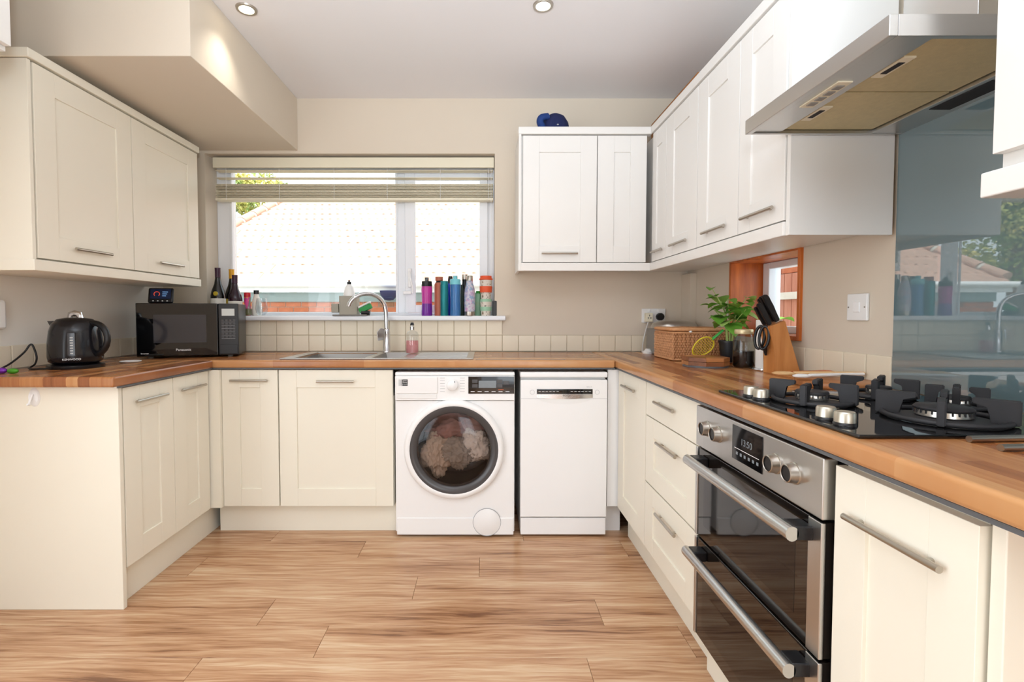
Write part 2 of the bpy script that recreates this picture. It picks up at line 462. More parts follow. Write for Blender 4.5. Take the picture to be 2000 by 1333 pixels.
B().tube([(.045, 3.03, 2.07), (.045, 3.03, 1.3), (.05, 3.03, 1.28)], .0012, 6).build('pull_cord', 'white', bl)

# ------------------------------------------------------------------ window_2 (small, right wall)
w2 = bpy.data.objects.new('window_2', None); COL.objects.link(w2); w2.location = (XR + .1, 2.2, RZ0); ORG['window_2'] = w2.location.copy(); struct(w2)
for (y0, y1, z0, z1) in ((RY0, RY0 + .018, RZ0, RZ1), (RY1 - .018, RY1, RZ0, RZ1), (RY0 + .018, RY1 - .018, RZ1 - .018, RZ1), (RY0 + .018, RY1 - .018, RZ0, RZ0 + .018)):
    bx('reveal_board', XR - .012, XR + .17, y0, y1, z0, z1, 'orange', w2, .002)
fb = B()
fb.box(XR + .15, XR + .21, RY0 + .018, RY0 + .05, RZ0 + .018, RZ1 - .018, .004); fb.box(XR + .15, XR + .21, RY1 - .07, RY1 - .018, RZ0 + .018, RZ1 - .018, .004)
fb.box(XR + .151, XR + .209, RY0 + .049, RY1 - .069, RZ0 + .018, RZ0 + .05, .004); fb.box(XR + .151, XR + .209, RY0 + .049, RY1 - .069, RZ1 - .05, RZ1 - .018, .004)
fb.build('window_frame', 'upvc', w2)
bx('pane', XR + .18, XR + .188, RY0 + .04, RY1 - .06, RZ0 + .04, RZ1 - .04, 'glass', w2, 0)

# patio frame behind the camera
w3 = B()
for x in (-.1, .495, 1.09): w3.box(x, x + .06, YB - .12, YB - .05, 0, 2.3, .004)
w3.box(-.04, 1.09, YB - .119, YB - .051, 2.24, 2.3, .004); w3.box(-.04, 1.09, YB - .119, YB - .051, -.01, .06, .004)
w3 = struct(w3.build('window_3', 'upvc'))
d1 = B()
for y in (-1.55, -.38, .79): d1.box(XL - .14, XL - .08, y, y + .06, 0, 2.15, .004)
d1.box(XL - .139, XL - .081, -1.49, .79, 2.09, 2.15, .004); d1.box(XL - .139, XL - .081, -1.49, .79, 0, .08, .004)
struct(d1.build('added_side_door', 'upvc'))  # unseen door, added with its wall opening as source of the side light

# ------------------------------------------------------------------ cabinet builder
def handle(parent, F, u, z, m='nickel', L=.19, vert=False, r=.006):
    b = B(); h = L / 2
    b.cyl(F(u - h, z, .034), F(u + h, z, .034), r, 14)
    for s in (-1, 1): b.cyl(F(u + s*h*.72, z, 0), F(u + s*h*.72, z, .034), r * .75, 10)
    return b.build('handle', m, parent)
def shaker(parent, F, u0, u1, z0, z1, m, hz=None, hu=None, fw=.09, rail=.09, name='door', hl=.19, g=.0015):
    if u0 > u1: u0, u1 = u1, u0
    u0 += g; u1 -= g; z0 += g; z1 -= g
    d = fbox(B(), F, u0 + fw*.5, u1 - fw*.5, z0 + rail*.5, z1 - rail*.5, .002, .013, 0).build(name, m, parent)
    for (a, c) in ((u0, u0 + fw), (u1 - fw, u1)): fbox(B(), F, a, c, z0, z1, 0, .02, .0011).build('stile', m, d)
    for (a, c) in ((z0, z0 + rail), (z1 - rail, z1)): fbox(B(), F, u0 + fw, u1 - fw, a, c, 0, .0198, .0011).build('rail', m, d)
    if hz is not None: handle(d, F, (u0 + u1) / 2 if hu is None else hu, hz, L=hl).location.z += 0
    return d
def carcass(c, x0, x1, y0, y1, z0, z1, m): return bx('body', x0, x1, y0, y1, z0, z1, m, c, .001)

DZ0, DZ1 = .15, .855      # base doors
# ---- left run (doors look to +X at x = -1.385)
LX = -1.385
c = thing('base_cabinet', 'cream two-door base cabinet under the kettle, left of the room', 'cabinet', (LX - .3, 2.1, 0))
carcass(c, XL + .012, LX - .021, 1.842, 2.43, .15, .862, 'cream')
shaker(c, FXp(LX - .02), 1.845, 2.145, DZ0, DZ1, 'cream', .79)
shaker(c, FXp(LX - .02), 2.145, 2.42, DZ0, DZ1, 'cream', .79)
tag(bx('end_panel', XL + .012, LX + .001, 1.82, 1.84, 0, .862, 'cream', None, .002), 'tall plain cream end panel with a hook, at the left run end', 'panel')
tag(bx('plinth', XL + .012, LX - .035, 1.842, 2.62, 0, .148, 'cream', None, .001), 'cream plinth below the left two-door cabinet', 'plinth')
tag(bx('corner_post', LX - .019, LX + .05, 2.43, 2.47, DZ0, DZ1, 'cream', None, .001), 'narrow cream corner post beside the left base cabinet', 'panel')
# ---- far run (doors look to -Y at y = 2.45)
FD = 2.45
c = thing('base_cabinet', 'narrow cream base cabinet left of the sink cabinet', 'cabinet', (-1.19, 2.7, 0))
carcass(c, -1.335, -1.05, FD + .021, 2.98, .15, .862, 'cream')
shaker(c, FY(FD + .02), -1.335, -1.048, DZ0, DZ1, 'cream', .80)
c = thing('base_cabinet', 'wide cream cabinet front below the stainless sink', 'cabinet', (-.75, 2.7, 0))
carcass(c, -1.045, -.462, FD + .021, 2.98, .15, .72, 'cream')
shaker(c, FY(FD + .02), -1.045, -.462, DZ0, DZ1, 'cream', .795)
tag(bx('plinth', -1.385, -.46, FD + .055, FD + .07, 0, .148, 'cream', None, .001), 'cream plinth below the sink cabinet', 'plinth')
tag(bx('filler_panel', .632, .70, FD + .002, FD + .02, DZ0, DZ1, 'white', None, .001), 'white filler panel right of the slim dishwasher', 'panel')
tag(bx('plinth', .63, .715, FD + .055, FD + .07, 0, .148, 'white', None, .001), 'short white plinth piece right of the slim dishwasher', 'plinth')
# ---- right run (doors look to -X at x = .683)
RX = .683
c = thing('base_cabinet', 'cream corner base cabinet with one door left of the drawers', 'cabinet', (.95, 2.2, 0))
carcass(c, RX + .021, XR - .012, 2.03, 2.43, .15, .862, 'cream')
shaker(c, FXm(RX + .02), 2.028, 2.44, DZ0, DZ1, 'cream', .79, hu=2.25)
c = thing('drawer_unit', 'cream three-drawer unit between the corner cabinet and the oven', 'drawers', (.95, 1.78, 0))
carcass(c, RX + .021, XR - .012, 1.518, 2.024, .15, .862, 'cream')
F = FXm(RX + .02)
d = fbox(B(), F, 1.520, 2.022, .717, DZ1, 0, .02, .0015).build('drawer', 'cream', c); handle(d, F, 1.80, .79)
shaker(c, F, 1.518, 2.024, .435, .714, 'cream', .635, name='drawer', rail=.075)
shaker(c, F, 1.518, 2.024, .15, .432, 'cream', .355, name='drawer', rail=.075)
c = thing('base_cabinet', 'narrow cream base cabinet right of the oven, nearest the camera', 'cabinet', (.95, .79, 0))
carcass(c, RX + .021, XR - .012, .662, .925, .15, .862, 'cream')
shaker(c, FXm(RX + .02), .655, .93, DZ0, DZ1 - .01, 'cream', .76, fw=.075)
tag(bx('end_panel', RX + .012, XR - .012, .632, .652, 0, .862, 'cream', None, .002), 'cream end panel closing the right run beside the camera', 'panel')
tag(bx('plinth', RX + .055, RX + .07, 1.515, 2.44, 0, .148, 'cream', None, .001), 'cream plinth below the drawers on the right', 'plinth')
tag(bx('plinth', RX + .055, RX + .07, .655, .925, 0, .148, 'cream', None, .001), 'cream plinth right of the oven', 'plinth')
tag(bx('oven_support_panel', RX + .03, XR - .02, .945, 1.508, 0, .118, 'cream', None, .001), 'cream panel under the double oven', 'panel')

# ---- worktops
def worktop(name, x0, x1, y0, y1, m, label, edge):
    t = thing(name, label, 'worktop', ((x0+x1)/2, (y0+y1)/2, WT - .04))
    bx('slab', x0, x1, y0, y1, WT - .04, WT, m, t, .009)
    e = {'L': (x1 - .012, x1 - .006, y0 + .03, y1), 'F': (x0, x1, y0 + .006, y0 + .012), 'R': (x0 + .006, x0 + .012, y0, y1)}[edge]
    bx('gap_shade_strip', e[0], e[1], e[2], e[3], WT - .047, WT - .0395, 'strip', t, 0)  # dark strip painted in for the shade of the gap below the slab
    return t
worktop('worktop', XL + .01, -1.365, 1.775, 2.432, 'workY', 'wood-block worktop carrying the kettle on the left', 'L')
far_top = worktop('worktop', XL + .01, .664, 2.433, YF - .010, 'workX', 'wood-block worktop with the sink under the big window', 'F')
worktop('worktop', .665, XR - .010, .30, YF - .010, 'workY', 'wood-block worktop with the gas hob on the right', 'R')

# ---- wall cabinets
def trimbar(name, label, x0, x1, y0, y1, z0, z1, m): return tag(bx(name, x0, x1, y0, y1, z0, z1, m, None, .003), label, 'trim')
UZ0, UZ1 = 1.425, 2.123
# right wall run and far wall piece
UX, UY = .925, 2.70
c = thing('wall_cabinet', 'white two-door wall cabinet on the far wall right of the window', 'cabinet', (.55, 2.85, 1.40))
carcass(c, .207, .90, UY + .021, YF - .004, 1.40, 2.127, 'ivory')
shaker(c, FY(UY + .02), .2145, .6255, UZ0, UZ1, 'ivory', 1.475, hl=.20)
shaker(c, FY(UY + .02), .6275, .901, UZ0, UZ1, 'ivory', None)
bx('side_panel', .192, .2065, UY - .005, YF - .004, 1.385, 2.13, 'ivory', c, .001)
trimbar('cornice_rail', 'white cornice along the top of the far wall cabinet', .19, UX, UY - .008, UY + .04, 2.128, 2.168, 'ivory')
trimbar('pelmet_rail', 'white pelmet under the far wall cabinet', .19, UX, UY - .004, UY + .016, 1.378, 1.422, 'ivory')
c = thing('wall_cabinet', 'white corner wall cabinet with two doors on the right wall', 'cabinet', (1.1, 2.4, 1.40))
carcass(c, UX + .021, XR - .004, 2.12, 2.995, 1.40, 2.127, 'ivory')
shaker(c, FXm(UX + .02), 2.48, 2.68, UZ0, UZ1, 'ivory', 1.475, fw=.06, hl=.15)
shaker(c, FXm(UX + .02), 2.119, 2.479, UZ0, UZ1, 'ivory', 1.475)
c = thing('wall_cabinet', 'white two-door wall cabinet left of the cooker hood', 'cabinet', (1.1, 1.8, 1.40))
carcass(c, UX + .021, XR - .004, 1.50, 2.117, 1.40, 2.127, 'ivory')
shaker(c, FXm(UX + .02), 1.775, 2.117, UZ0, UZ1, 'ivory', 1.475)
shaker(c, FXm(UX + .02), 1.502, 1.774, UZ0, UZ1, 'ivory', 1.475, fw=.075)
bx('side_panel', UX + .004, XR - .016, 1.482, 1.499, 1.378, 2.168, 'ivory', c, .001)
trimbar('cornice_rail', 'white cornice along the top of the right wall cabinets', UX - .008, UX + .04, 1.50, UY - .01, 2.128, 2.168, 'ivory')
trimbar('pelmet_rail', 'white pelmet under the right wall cabinets', UX - .004, UX + .016, 1.50, UY - .006, 1.378, 1.422, 'ivory')
# near right wall cabinet past the hood
c = thing('wall_cabinet', 'white wall cabinet right of the cooker hood, cut by the frame', 'cabinet', (1.1, .6, 1.39))
carcass(c, UX + .021, XR - .004, .30, .892, 1.40, 2.127, 'ivory')
shaker(c, FXm(UX + .02), .58, .892, UZ0, UZ1, 'ivory', 1.475, hu=.70)
shaker(c, FXm(UX + .02), .30, .579, UZ0, UZ1, 'ivory', 1.475)
trimbar('pelmet_rail', 'white pelmet under the cut-off near cabinet beside the hood', UX - .006, XR - .03, .30, .905, 1.35, 1.396, 'ivory')
# left wall run
VX = -1.655
c = thing('wall_cabinet', 'cream two-door wall cabinet above the kettle and microwave', 'cabinet', (-1.8, 2.3, 1.33))
carcass(c, XL + .004, VX - .021, 1.802, 2.83, 1.325, 2.068, 'cream')
shaker(c, FXp(VX - .02), 1.805, 2.30, 1.345, 2.063, 'cream', 1.40)
shaker(c, FXp(VX - .02), 2.302, 2.825, 1.345, 2.063, 'cream', 1.40)
bx('side_panel', XL + .004, VX - .003, 1.786, 1.801, 1.30, 2.066, 'cream', c, .001)
trimbar('cornice_rail', 'cream cornice on top of the left wall cabinet', XL + .004, VX + .008, 1.78, 2.835, 2.069, 2.103, 'cream')
trimbar('pelmet_rail', 'cream pelmet under the left wall cabinet', XL + .004, VX + .004, 1.784, 2.835, 1.298, 1.340, 'cream')
# over-door cabinet at the top left corner
c = thing('wall_cabinet', 'white high cabinet cut off by the top left corner', 'cabinet', (-1.7, 1.2, 1.94))
carcass(c, XL + .004, -1.455, .85, 1.50, 1.935, 2.44, 'ivory')
shaker(c, FXp(-1.454), .852, 1.498, 1.947, 2.43, 'ivory', None)

# ------------------------------------------------------------------ washing machine
from mathutils import noise as mnoise
def holed_panel(b, x0, x1, z0, z1, cx, cz, r, y, seg=64):
    ang = sorted([2*PI*i/seg for i in range(seg)] + [math.atan2(z - cz, x - cx) % (2*PI) for x in (x0, x1) for z in (z0, z1)])
    A, D = [], []
    for a in ang:
        ca, sa = math.cos(a), math.sin(a)
        t = min([((x1 if ca > 0 else x0) - cx) / ca if abs(ca) > 1e-9 else 1e9, ((z1 if sa > 0 else z0) - cz) / sa if abs(sa) > 1e-9 else 1e9])
        A.append(b.bm.verts.new((cx + r*ca, y, cz + r*sa))); D.append(b.bm.verts.new((cx + t*ca, y, cz + t*sa)))
    n = len(ang)
    for i in range(n): b.bm.faces.new((A[i], A[(i+1) % n], D[(i+1) % n], D[i]))
add('drum', mat('dark_steel_drum', '#6A6664', .35, .8, var=.1))
add('ring', mat('dark_door_ring', '#4A4849', .25, 0, var=.06))
add('doorglass', clear('door_glass', (214, 204, 198), base=0))
add('lcd', mat('grey_display', '#7E858A', .2, var=.1, scale=40))
wm = thing('washing_machine', 'white front-loading washing machine with clothes behind its round glass door', 'washing machine', (-.147, 2.7, 0))
x0, x1, yf, yb, zt = -.447, .155, 2.43, 2.96, .845
dcx, dcz = -.150, .455
b = B(); holed_panel(b, x0, x1, .03, .70, dcx, dcz, .20, yf)
b.build('front_panel', 'white', wm, flat=True)
b = B()
b.box(x0, x0 + .006, yf, yb, .03, .825); b.box(x1 - .006, x1, yf, yb, .03, .825); b.box(x0, x1, yb - .006, yb, .03, .825); b.box(x0 + .006, x1 - .006, yf + .01, yb - .006, .03, .036)
b.build('casing', 'white', wm)
bx('kick_panel', x0 + .004, x1 - .004, yf - .004, yf + .01, .012, .1, 'white', wm, .004)
bx('top_cover', x0 - .001, x1 + .001, yf - .003, yb, .826, zt, 'white', wm, .006)
cp = bx('control_panel', x0, x1, yf - .010, yf + .02, .703, .826, 'white', wm, .003)
dr = bx('detergent_drawer', x0 + .006, -.232, yf - .016, yf, .738, .822, 'white', wm, .004)
bx('drawer_grip', x0 + .012, -.236, yf - .0135, yf, .712, .736, 'plastic', dr, .003)
b = B().lathe((-.158, yf - .010, .781), [(0, -.022), (.024, -.022), (.0275, -.018), (.028, 0)], 32, axis='Y'); dl = b.build('dial', 'white', wm)
bx('dial_mark', -.146, -.143, yf - .0335, yf - .031, .795, .804, 'text_k', dl, 0)
dp = bx('display_panel', -.078, x1 - .002, yf - .0125, yf, .737, .824, 'gloss', wm, .001)
bx('screen', -.026, .062, yf - .014, yf - .012, .767, .803, 'lcd', dp, 0)
for (px, pz) in ((-.045, .80), (-.045, .777), (.079, .80), (.079, .777), (.112, .792)):
    bx('button', px - .014, px + .014, yf - .0138, yf - .012, pz - .009, pz + .009, 'ring', dp, .001)
for i in range(6):
    bx('print_mark', -.066 + i*.035, -.046 + i*.035, yf - .0137, yf - .012, .747, .750, 'text_w', dp, 0)
add('orangep', mat('orange_print', '#E06A3A', .4)); bx('print_mark', .072, .10, yf - .0138, yf - .012, .756, .759, 'orangep', dp, 0)
for s_ in (-1, 1):
    for i in range(6): bx('print_mark', -.158 + s_*.05 - .012, -.158 + s_*.05 + .012, yf - .0106, yf - .0095, .748 + i*.0135, .7495 + i*.0135, 'text_g', cp, 0)
lg = bx('logo_plate', -.409, -.382, yf - .0168, yf - .0155, .778, .810, 'text_k', dr, 0)
for i, wd in enumerate((.001, .0016, .0024)): bx('logo_bar', -.426 + i*.005, -.426 + i*.005 + wd, yf - .0168, yf - .0155, .778, .810, 'text_k', dr, 0)
FW = FY(yf - .0168)
for i, t in enumerate(('JOHN', 'LEWIS', '& PARTNERS')):
    text(t, FW, -.3955, .803 - i*.009, .0003, .0075 if i < 2 else .0045, 'text_w', lg, 'Y')
# door
dlab = thing_door = B().lathe((dcx, yf, dcz), [(.253, 0), (.251, -.02), (.244, -.03), (.228, -.033), (.222, -.03)], 72, axis='Y').build('door', 'white', wm)
B().lathe((dcx, yf, dcz), [(.2225, -.0305), (.215, -.031), (.192, -.026), (.186, -.018), (.182, 0)], 72, axis='Y').build('door_ring', 'ring', dlab)
B().lathe((dcx, yf, dcz), [(.187, -.02), (.172, -.026), (.12, -.034), (.06, -.038), (0, -.039)], 64, axis='Y').build('door_glass', 'doorglass', dlab)
B().lathe((dcx, yf, dcz), [(.20, .002), (.215, .06), (.235, .10), (.235, .36), (0, .37)], 48, axis='Y').build('drum', 'drum', wm)
b = B().lathe((.0155, yf - .003, .078), [(0, -.0022), (.067, -.0022), (.069, -.001), (.069, .002)], 48, axis='Y'); b.build('filter_flap', 'white', wm)
B().lathe((.0155, yf - .003, .078), [(.0695, -.0022), (.0715, -.0022), (.0715, .001), (.0695, .001), (.0695, -.0022)], 48, axis='Y').build('flap_seam', 'text_g', wm)
bx('foot', x0 + .03, x1 - .03, yf + .03, yb - .03, 0, .03, 'black', wm, 0)
def garment(c, rx, ry, rz, m, label, seed):
    bm = bmesh.new(); bmesh.ops.create_icosphere(bm, subdivisions=5, radius=1)
    for v in bm.verts:
        p = v.co.copy()
        n1 = mnoise.noise(p*1.6 + Vector((seed, 0, 0))); n2 = abs(mnoise.noise(p*4.2 + Vector((0, seed, 0)))); n3 = abs(mnoise.noise(p*9 + Vector((0, 0, seed))))
        v.co = p * (1 + .35*n1 - .38*n2 - .16*n3)
        v.co = Vector(c) + Vector((v.co.x*rx, v.co.y*ry, v.co.z*rz))
    b = B(); b.bm.free(); b.bm = bm
    return tag(b.build('garment', m, None, ang=180), label, 'laundry')
add('g1', mat('mauve_cloth', '#A8827E', .9, bump=.4, scale=20)); add('g2', mat('beige_cloth', '#CDBFB2', .9, bump=.4, scale=20))
add('g3', mat('grey_cloth', '#A39C95', .9, bump=.4, scale=20)); add('g4', mat('white_cloth', '#E2DCD6', .9, bump=.4, scale=20))
garment((dcx + .0, 2.55, dcz + .085), .185, .09, .11, 'g1', 'mauve garment at the top of the laundry inside the washer', 1.3)
garment((dcx - .095, 2.485, dcz - .04), .082, .055, .115, 'g2', 'beige garment at the left of the laundry inside the washer', 4.1)
garment((dcx + .015, 2.48, dcz - .03), .10, .06, .08, 'g3', 'grey knitted garment in the middle of the laundry', 7.7)
garment((dcx + .105, 2.49, dcz + .0), .09, .055, .10, 'g4', 'pale garment at the right of the laundry', 9.2)

# ------------------------------------------------------------------ dishwasher
dw = thing('dishwasher', 'slim white freestanding dishwasher with a black control strip', 'dishwasher', (.405, 2.7, 0))
x0, x1 = .183, .625
bx('casing', x0 + .004, x1 - .004, yf + .03, yb, .012, .815, 'white', dw, .002)
bx('top_cover', x0, x1, yf - .002, yb, .817, .845, 'white', dw, .006)
dd = bx('door', x0 + .002, x1 - .002, yf - .006, yf + .028, .105, .806, 'white', dw, .004)
bx('kick_panel', x0 + .004, x1 - .004, yf, yf + .03, .012, .098, 'white', dw, .003)
bx('foot', x0 + .03, x1 - .03, yf + .05, yb - .03, 0, .012, 'black', dw, 0)
bx('control_seam', x0 + .004, x1 - .004, yf - .0068, yf - .004, .7115, .7125, 'text_g', dd, 0)
st = bx('control_strip', .267, .548, yf - .0085, yf, .735, .760, 'gloss', dd, .001)
for i in range(6): bx('print_mark', .275 + i*.018, .287 + i*.018, yf - .0092, yf - .008, .747, .749, 'text_w', st, 0)
for i in range(6): bx('print_mark', .437 + i*.018, .449 + i*.018, yf - .0092, yf - .008, .747, .749, 'text_w', st, 0)
poly = [(.267, 0, .734)] + [(.267 + .281*i/16, 0, .716 - .006*math.sin(PI*i/16)) for i in range(17)] + [(.548, 0, .734)]
b = B(); b.prism([(p[0], yf - .0095, p[2]) for p in poly], (0, .004, 0)); hb_ = b.build('grip_bar', 'chrome', dd)
text('BOSCH', FY(yf - .0098), .418, .7275, .0002, .0125, 'text_k', hb_, 'Y')
poly = [(.272 + .271*i/16, yf - .0075, .712 - .028*math.sin(PI*i/16)**.5) for i in range(17)]
B().prism(poly, (0, .003, 0)).build('grip_recess', 'plastic', dd)
text('Serie | 4', FY(yf - .0062), .53, .771, .0002, .0075, 'text_g', dd, 'Y')
for px in (.244, .571):
    B().lathe((px, yf - .006, .744), [(.0095, -.001), (.0105, -.0014), (.0105, .001)], 24, axis='Y').build('button', 'plastic', dd)
    B().lathe((px, yf - .006, .744), [(.0105, -.0016), (.0115, -.0016), (.0115, .001), (.0105, .001), (.0105, -.0016)], 24, axis='Y').build('button_rim', 'text_g', dd)

# ------------------------------------------------------------------ double oven
ov = thing('double_oven', 'stainless double oven with black glass doors under the hob', 'oven', (.95, 1.235, .12))
OY0, OY1, OX = .935, 1.508, .667
add('ovenglass', mat('dark_oven_glass', '#1A1512', .03, var=.05, ior=1.7))
bx('housing', OX + .03, XR - .02, OY0 + .008, OY1 - .004, .12, .852, 'black', ov, .001)
FO = FXm(OX)
pn = fbox(B(), FO, OY0 + .005, OY1, .728, .852, -.03, 0, .003).build('control_panel', 'steel', ov)
for yk in (1.43, 1.362, 1.092, 1.025):
    k = B().lathe(FO(yk, .795, 0), [(.0165, .020), (.0175, .0215), (.0195, .0205), (.0215, .004), (.0235, .003), (.0235, 0)], 32, axis='X')
    k.bm.transform(Matrix.Translation(FO(yk, .795, 0)) @ Matrix.Diagonal((-1, 1, 1, 1)) @ Matrix.Translation(-Vector(FO(yk, .795, 0)))); k = k.build('knob', 'nickel', pn)
    B().lathe(FO(yk, .795, .0185), [(0, 0), (.0168, 0)], 32, axis='X').build('knob_face', 'black', k)
ds = fbox(B(), FO, 1.145, 1.285, .752, .842, 0, .0015, .0005).build('display', 'gloss', pn)
text('13:50', FXm(OX), 1.215, .805, .0019, .024, 'lcd', ds, 'Xm')
fbox(B(), FO, 1.158, 1.272, .783, .7843, .0014, .0019, 0).build('display_line', 'text_w', ds)
for i in range(6): fbox(B(), FO, 1.16 + i*.019, 1.169 + i*.019, .767, .775, .0014, .0018, 0).build('display_icon', 'lcd', ds)
for (z0, z1, hz) in ((.445, .722, .690), (.128, .438, .405)):
    d = fbox(B(), FO, OY0 + .008, OY1, z0, z1, -.028, -.004, .002).build('oven_door', 'ovenglass', ov)
    for (a, c_) in ((OY0 + .006, OY0 + .046), (OY1 - .012, OY1 + .001)): fbox(B(), FO, a, c_, z0, z1, -.01, .0, .002).build('side_trim', 'steel', d)
    fbox(B(), FO, OY0 + .09, OY1 - .05, z0 + .045, z1 - .075, -.005, -.0034, .0004).build('inner_window', 'gloss', d)
    h = B()
    pts = [FO(OY0 + .03 + (OY1 - OY0 - .065)*i/12, hz, .042) for i in range(13)]
    h.tube(pts, .0135, 16, flat=1.15); h = h.build('handle', 'steel', d)
    for u in (OY0 + .052, OY1 - .058): fbox(B(), FO, u - .022, u + .022, hz - .015, hz + .015, -.004, .036, .004).build('handle_mount', 'black', d)

# ------------------------------------------------------------------ gas hob
hobt = thing('gas_hob', 'black glass gas hob with four burners and iron pan supports', 'hob', (.95, 1.15, WT))
HX0, HX1, HY0, HY1 = .692, 1.205, .885, 1.42
HZ = WT + .008
bx('glass_plate', HX0, HX1, HY0, HY1, WT + .0005, HZ, 'gloss', hobt, .002)
add('knobs', mat('champagne_knob', '#C9C4B6', .35, .9))
for yk in (1.310, 1.262, 1.022, .968):
    k = B().lathe((.728, yk, HZ), [(.019, .006), (.0185, .024), (.0165, .027), (0, .0272)], 32).build('knob', 'knobs', hobt)
    B().lathe((.728, yk, HZ), [(.021, 0), (.0205, .004), (.017, .0065)], 32).build('knob_collar', 'black', k)
add('alu', mat('burner_aluminium', '#C9C6C0', .25, .9))
def burner(cx, cy, r, sup):
    bn = B().lathe((cx, cy, HZ), [(r*1.7, 0), (r*1.65, .004), (r*1.2, .006), (0, .006)], 40).build('burner_base', 'iron', hobt)
    b = B().lathe((cx, cy, HZ), [(r*.92, .006), (r, .009), (r*.97, .020), (r*.9, .022)], 40)
    b.build('burner_crown', 'alu', bn)
    n = max(14, int(r*600)); b = B()
    for i in range(n):
        a = 2*PI*i/n; p = Vector((cx + r*.985*math.cos(a), cy + r*.985*math.sin(a), HZ))
        q = p + Vector((math.cos(a), math.sin(a), 0))*.0012
        b.tube([q + Vector((0, 0, .014)), q + Vector((0, 0, .021))], .0012, 5)
    o = b.build('flame_slots', 'dark', bn); o['kind'] = 'stuff'
    B().lathe((cx, cy, HZ), [(r*1.02, .022), (r*1.03, .025), (r*.95, .029), (0, .031)], 40).build('burner_cap', 'iron', bn)
    ring = [(cx + sup*math.cos(2*PI*i/32), cy + sup*math.sin(2*PI*i/32), HZ + .006) for i in range(32)]
    ps = B().tube(ring, .0055, 8, closed=True).build('pan_support', 'iron', hobt)
    for i in range(4):
        a = PI/4 + i*PI/2
        u = Vector((math.cos(a), math.sin(a), 0)); v = Vector((-u.y, u.x, 0)); c0 = Vector((cx, cy, 0))
        zb, zt_ = HZ + .002, HZ + .052
        prof = [(sup*1.12, zb), (sup*1.12, zt_), (sup*.42, zt_), (sup*.42, zt_ - .011), (sup*.66, zt_ - .016), (sup*.70, zb)]
        B().prism([c0 + u*d_ + v*.007 + Vector((0, 0, z)) for d_, z in prof], v * -.014, .002).build('support_arm', 'iron', ps)
burner(.835, 1.225, .036, .085)
burner(1.07, 1.305, .028, .075)
burner(.975, 1.02, .048, .10)
burner(1.125, 1.145, .026, .05)

# ------------------------------------------------------------------ cooker hood
hd = thing('cooker_hood', 'stainless steel chimney cooker hood with beige grease filters', 'cooker hood', (1.0, 1.2, 1.68))
HDX, HDY0, HDY1, HDZ = .786, .957, 1.476, 1.676
b = B()
b.box(HDX, HDX + .018, HDY0, HDY1, HDZ, HDZ + .042, .002); b.box(HDX + .018, XR - .004, HDY0, HDY0 + .012, HDZ, HDZ + .042, .001)
b.box(HDX + .018, XR - .004, HDY1 - .012, HDY1, HDZ, HDZ + .042, .001); b.box(HDX + .018, XR - .004, HDY0 + .012, HDY1 - .012, HDZ + .034, HDZ + .042)
b.box(XR - .10, XR - .004, HDY0 + .012, HDY1 - .012, HDZ + .001, HDZ + .034, .001)
b.box(HDX + .018, HDX + .10, HDY0 + .012, HDY1 - .012, HDZ + .004, HDZ + .034, .001)
b.build('canopy', 'steel', hd)
add('filter', mat('greasy_filter_mesh', '#CFC095', .5, .3, var=.12, scale=80, bump=.5, bscale=500))
ym = (HDY0 + HDY1)/2
for (y0, y1) in ((HDY0 + .016, ym - .003), (ym + .003, HDY1 - .016)):
    f = bx('grease_filter', HDX + .102, XR - .105, y0, y1, HDZ + .010, HDZ + .016, 'filter', hd, .001)
    bx('filter_latch', HDX + .108, HDX + .135, (y0+y1)/2 - .045, (y0+y1)/2 + .045, HDZ + .006, HDZ + .0105, 'blind', f, .001)
    bx('latch_slot', HDX + .114, HDX + .128, (y0+y1)/2 - .025, (y0+y1)/2 + .025, HDZ + .0050, HDZ + .0065, 'dark', f, .0005)
cl = bx('switch_panel', HDX + .04, HDX + .075, ym - .07, ym + .07, HDZ + .0005, HDZ + .0045, 'blind', hd, .001)
for i in range(4): bx('switch', HDX + .048, HDX + .067, ym - .055 + i*.03, ym - .035 + i*.03, HDZ - .002, HDZ + .001, 'grey', cl, .001)
bx('lamp_cover', XR - .085, XR - .03, HDY0 + .18, HDY1 - .18, HDZ - .0005, HDZ + .002, 'dark', hd, .0005)
cyh = 1.215
b = B(); zt2 = HDZ + .042
b.prism([(XR - .004, cyh - .2, zt2), (XR - .004, cyh + .2, zt2), (XR - .004, cyh + .1, zt2 + .06), (XR - .004, cyh - .1, zt2 + .06)], (-.15, 0, 0))
b.build('chimney_base', 'steel', hd)
bx('chimney', 1.115, XR - .004, cyh - .1, cyh + .1, zt2 + .058, ZC - .002, 'steel', hd, .002)
tag(bx('glass_splashback', XR - .009, XR - .001, .25, 1.478, WT + .002, 1.70, 'splash', None, .001), 'grey-teal glass splashback on the wall behind the hob', 'splashback')

# ------------------------------------------------------------------ sink and tap
add('steeld', brushed('sink_bowl_steel', '#8E8B87', .34, 0))
sk = thing('kitchen_sink', 'stainless one and a half bowl sink with drainer under the window', 'sink', (-.55, 2.7, WT))
SX0, SX1, SY0, SY1 = -1.05, -.055, 2.475, 2.935
yframe_h = B()
def bowl(bm_, x0, x1, y0, y1, depth):
    zt_ = WT + .004; k = .02
    P = [(x0, y0, zt_), (x1, y0, zt_), (x1, y1, zt_), (x0, y1, zt_)]; Q = [(x0 + k, y0 + k, zt_ - depth), (x1 - k, y0 + k, zt_ - depth), (x1 - k, y1 - k, zt_ - depth), (x0 + k, y1 - k, zt_ - depth)]
    p = [bm_.bm.verts.new(v) for v in P]; q = [bm_.bm.verts.new(v) for v in Q]
    for i in range(4): bm_.bm.faces.new((p[i], p[(i+1) % 4], q[(i+1) % 4], q[i]))
    bm_.bm.faces.new(q)
b = B(); zt_ = WT + .005
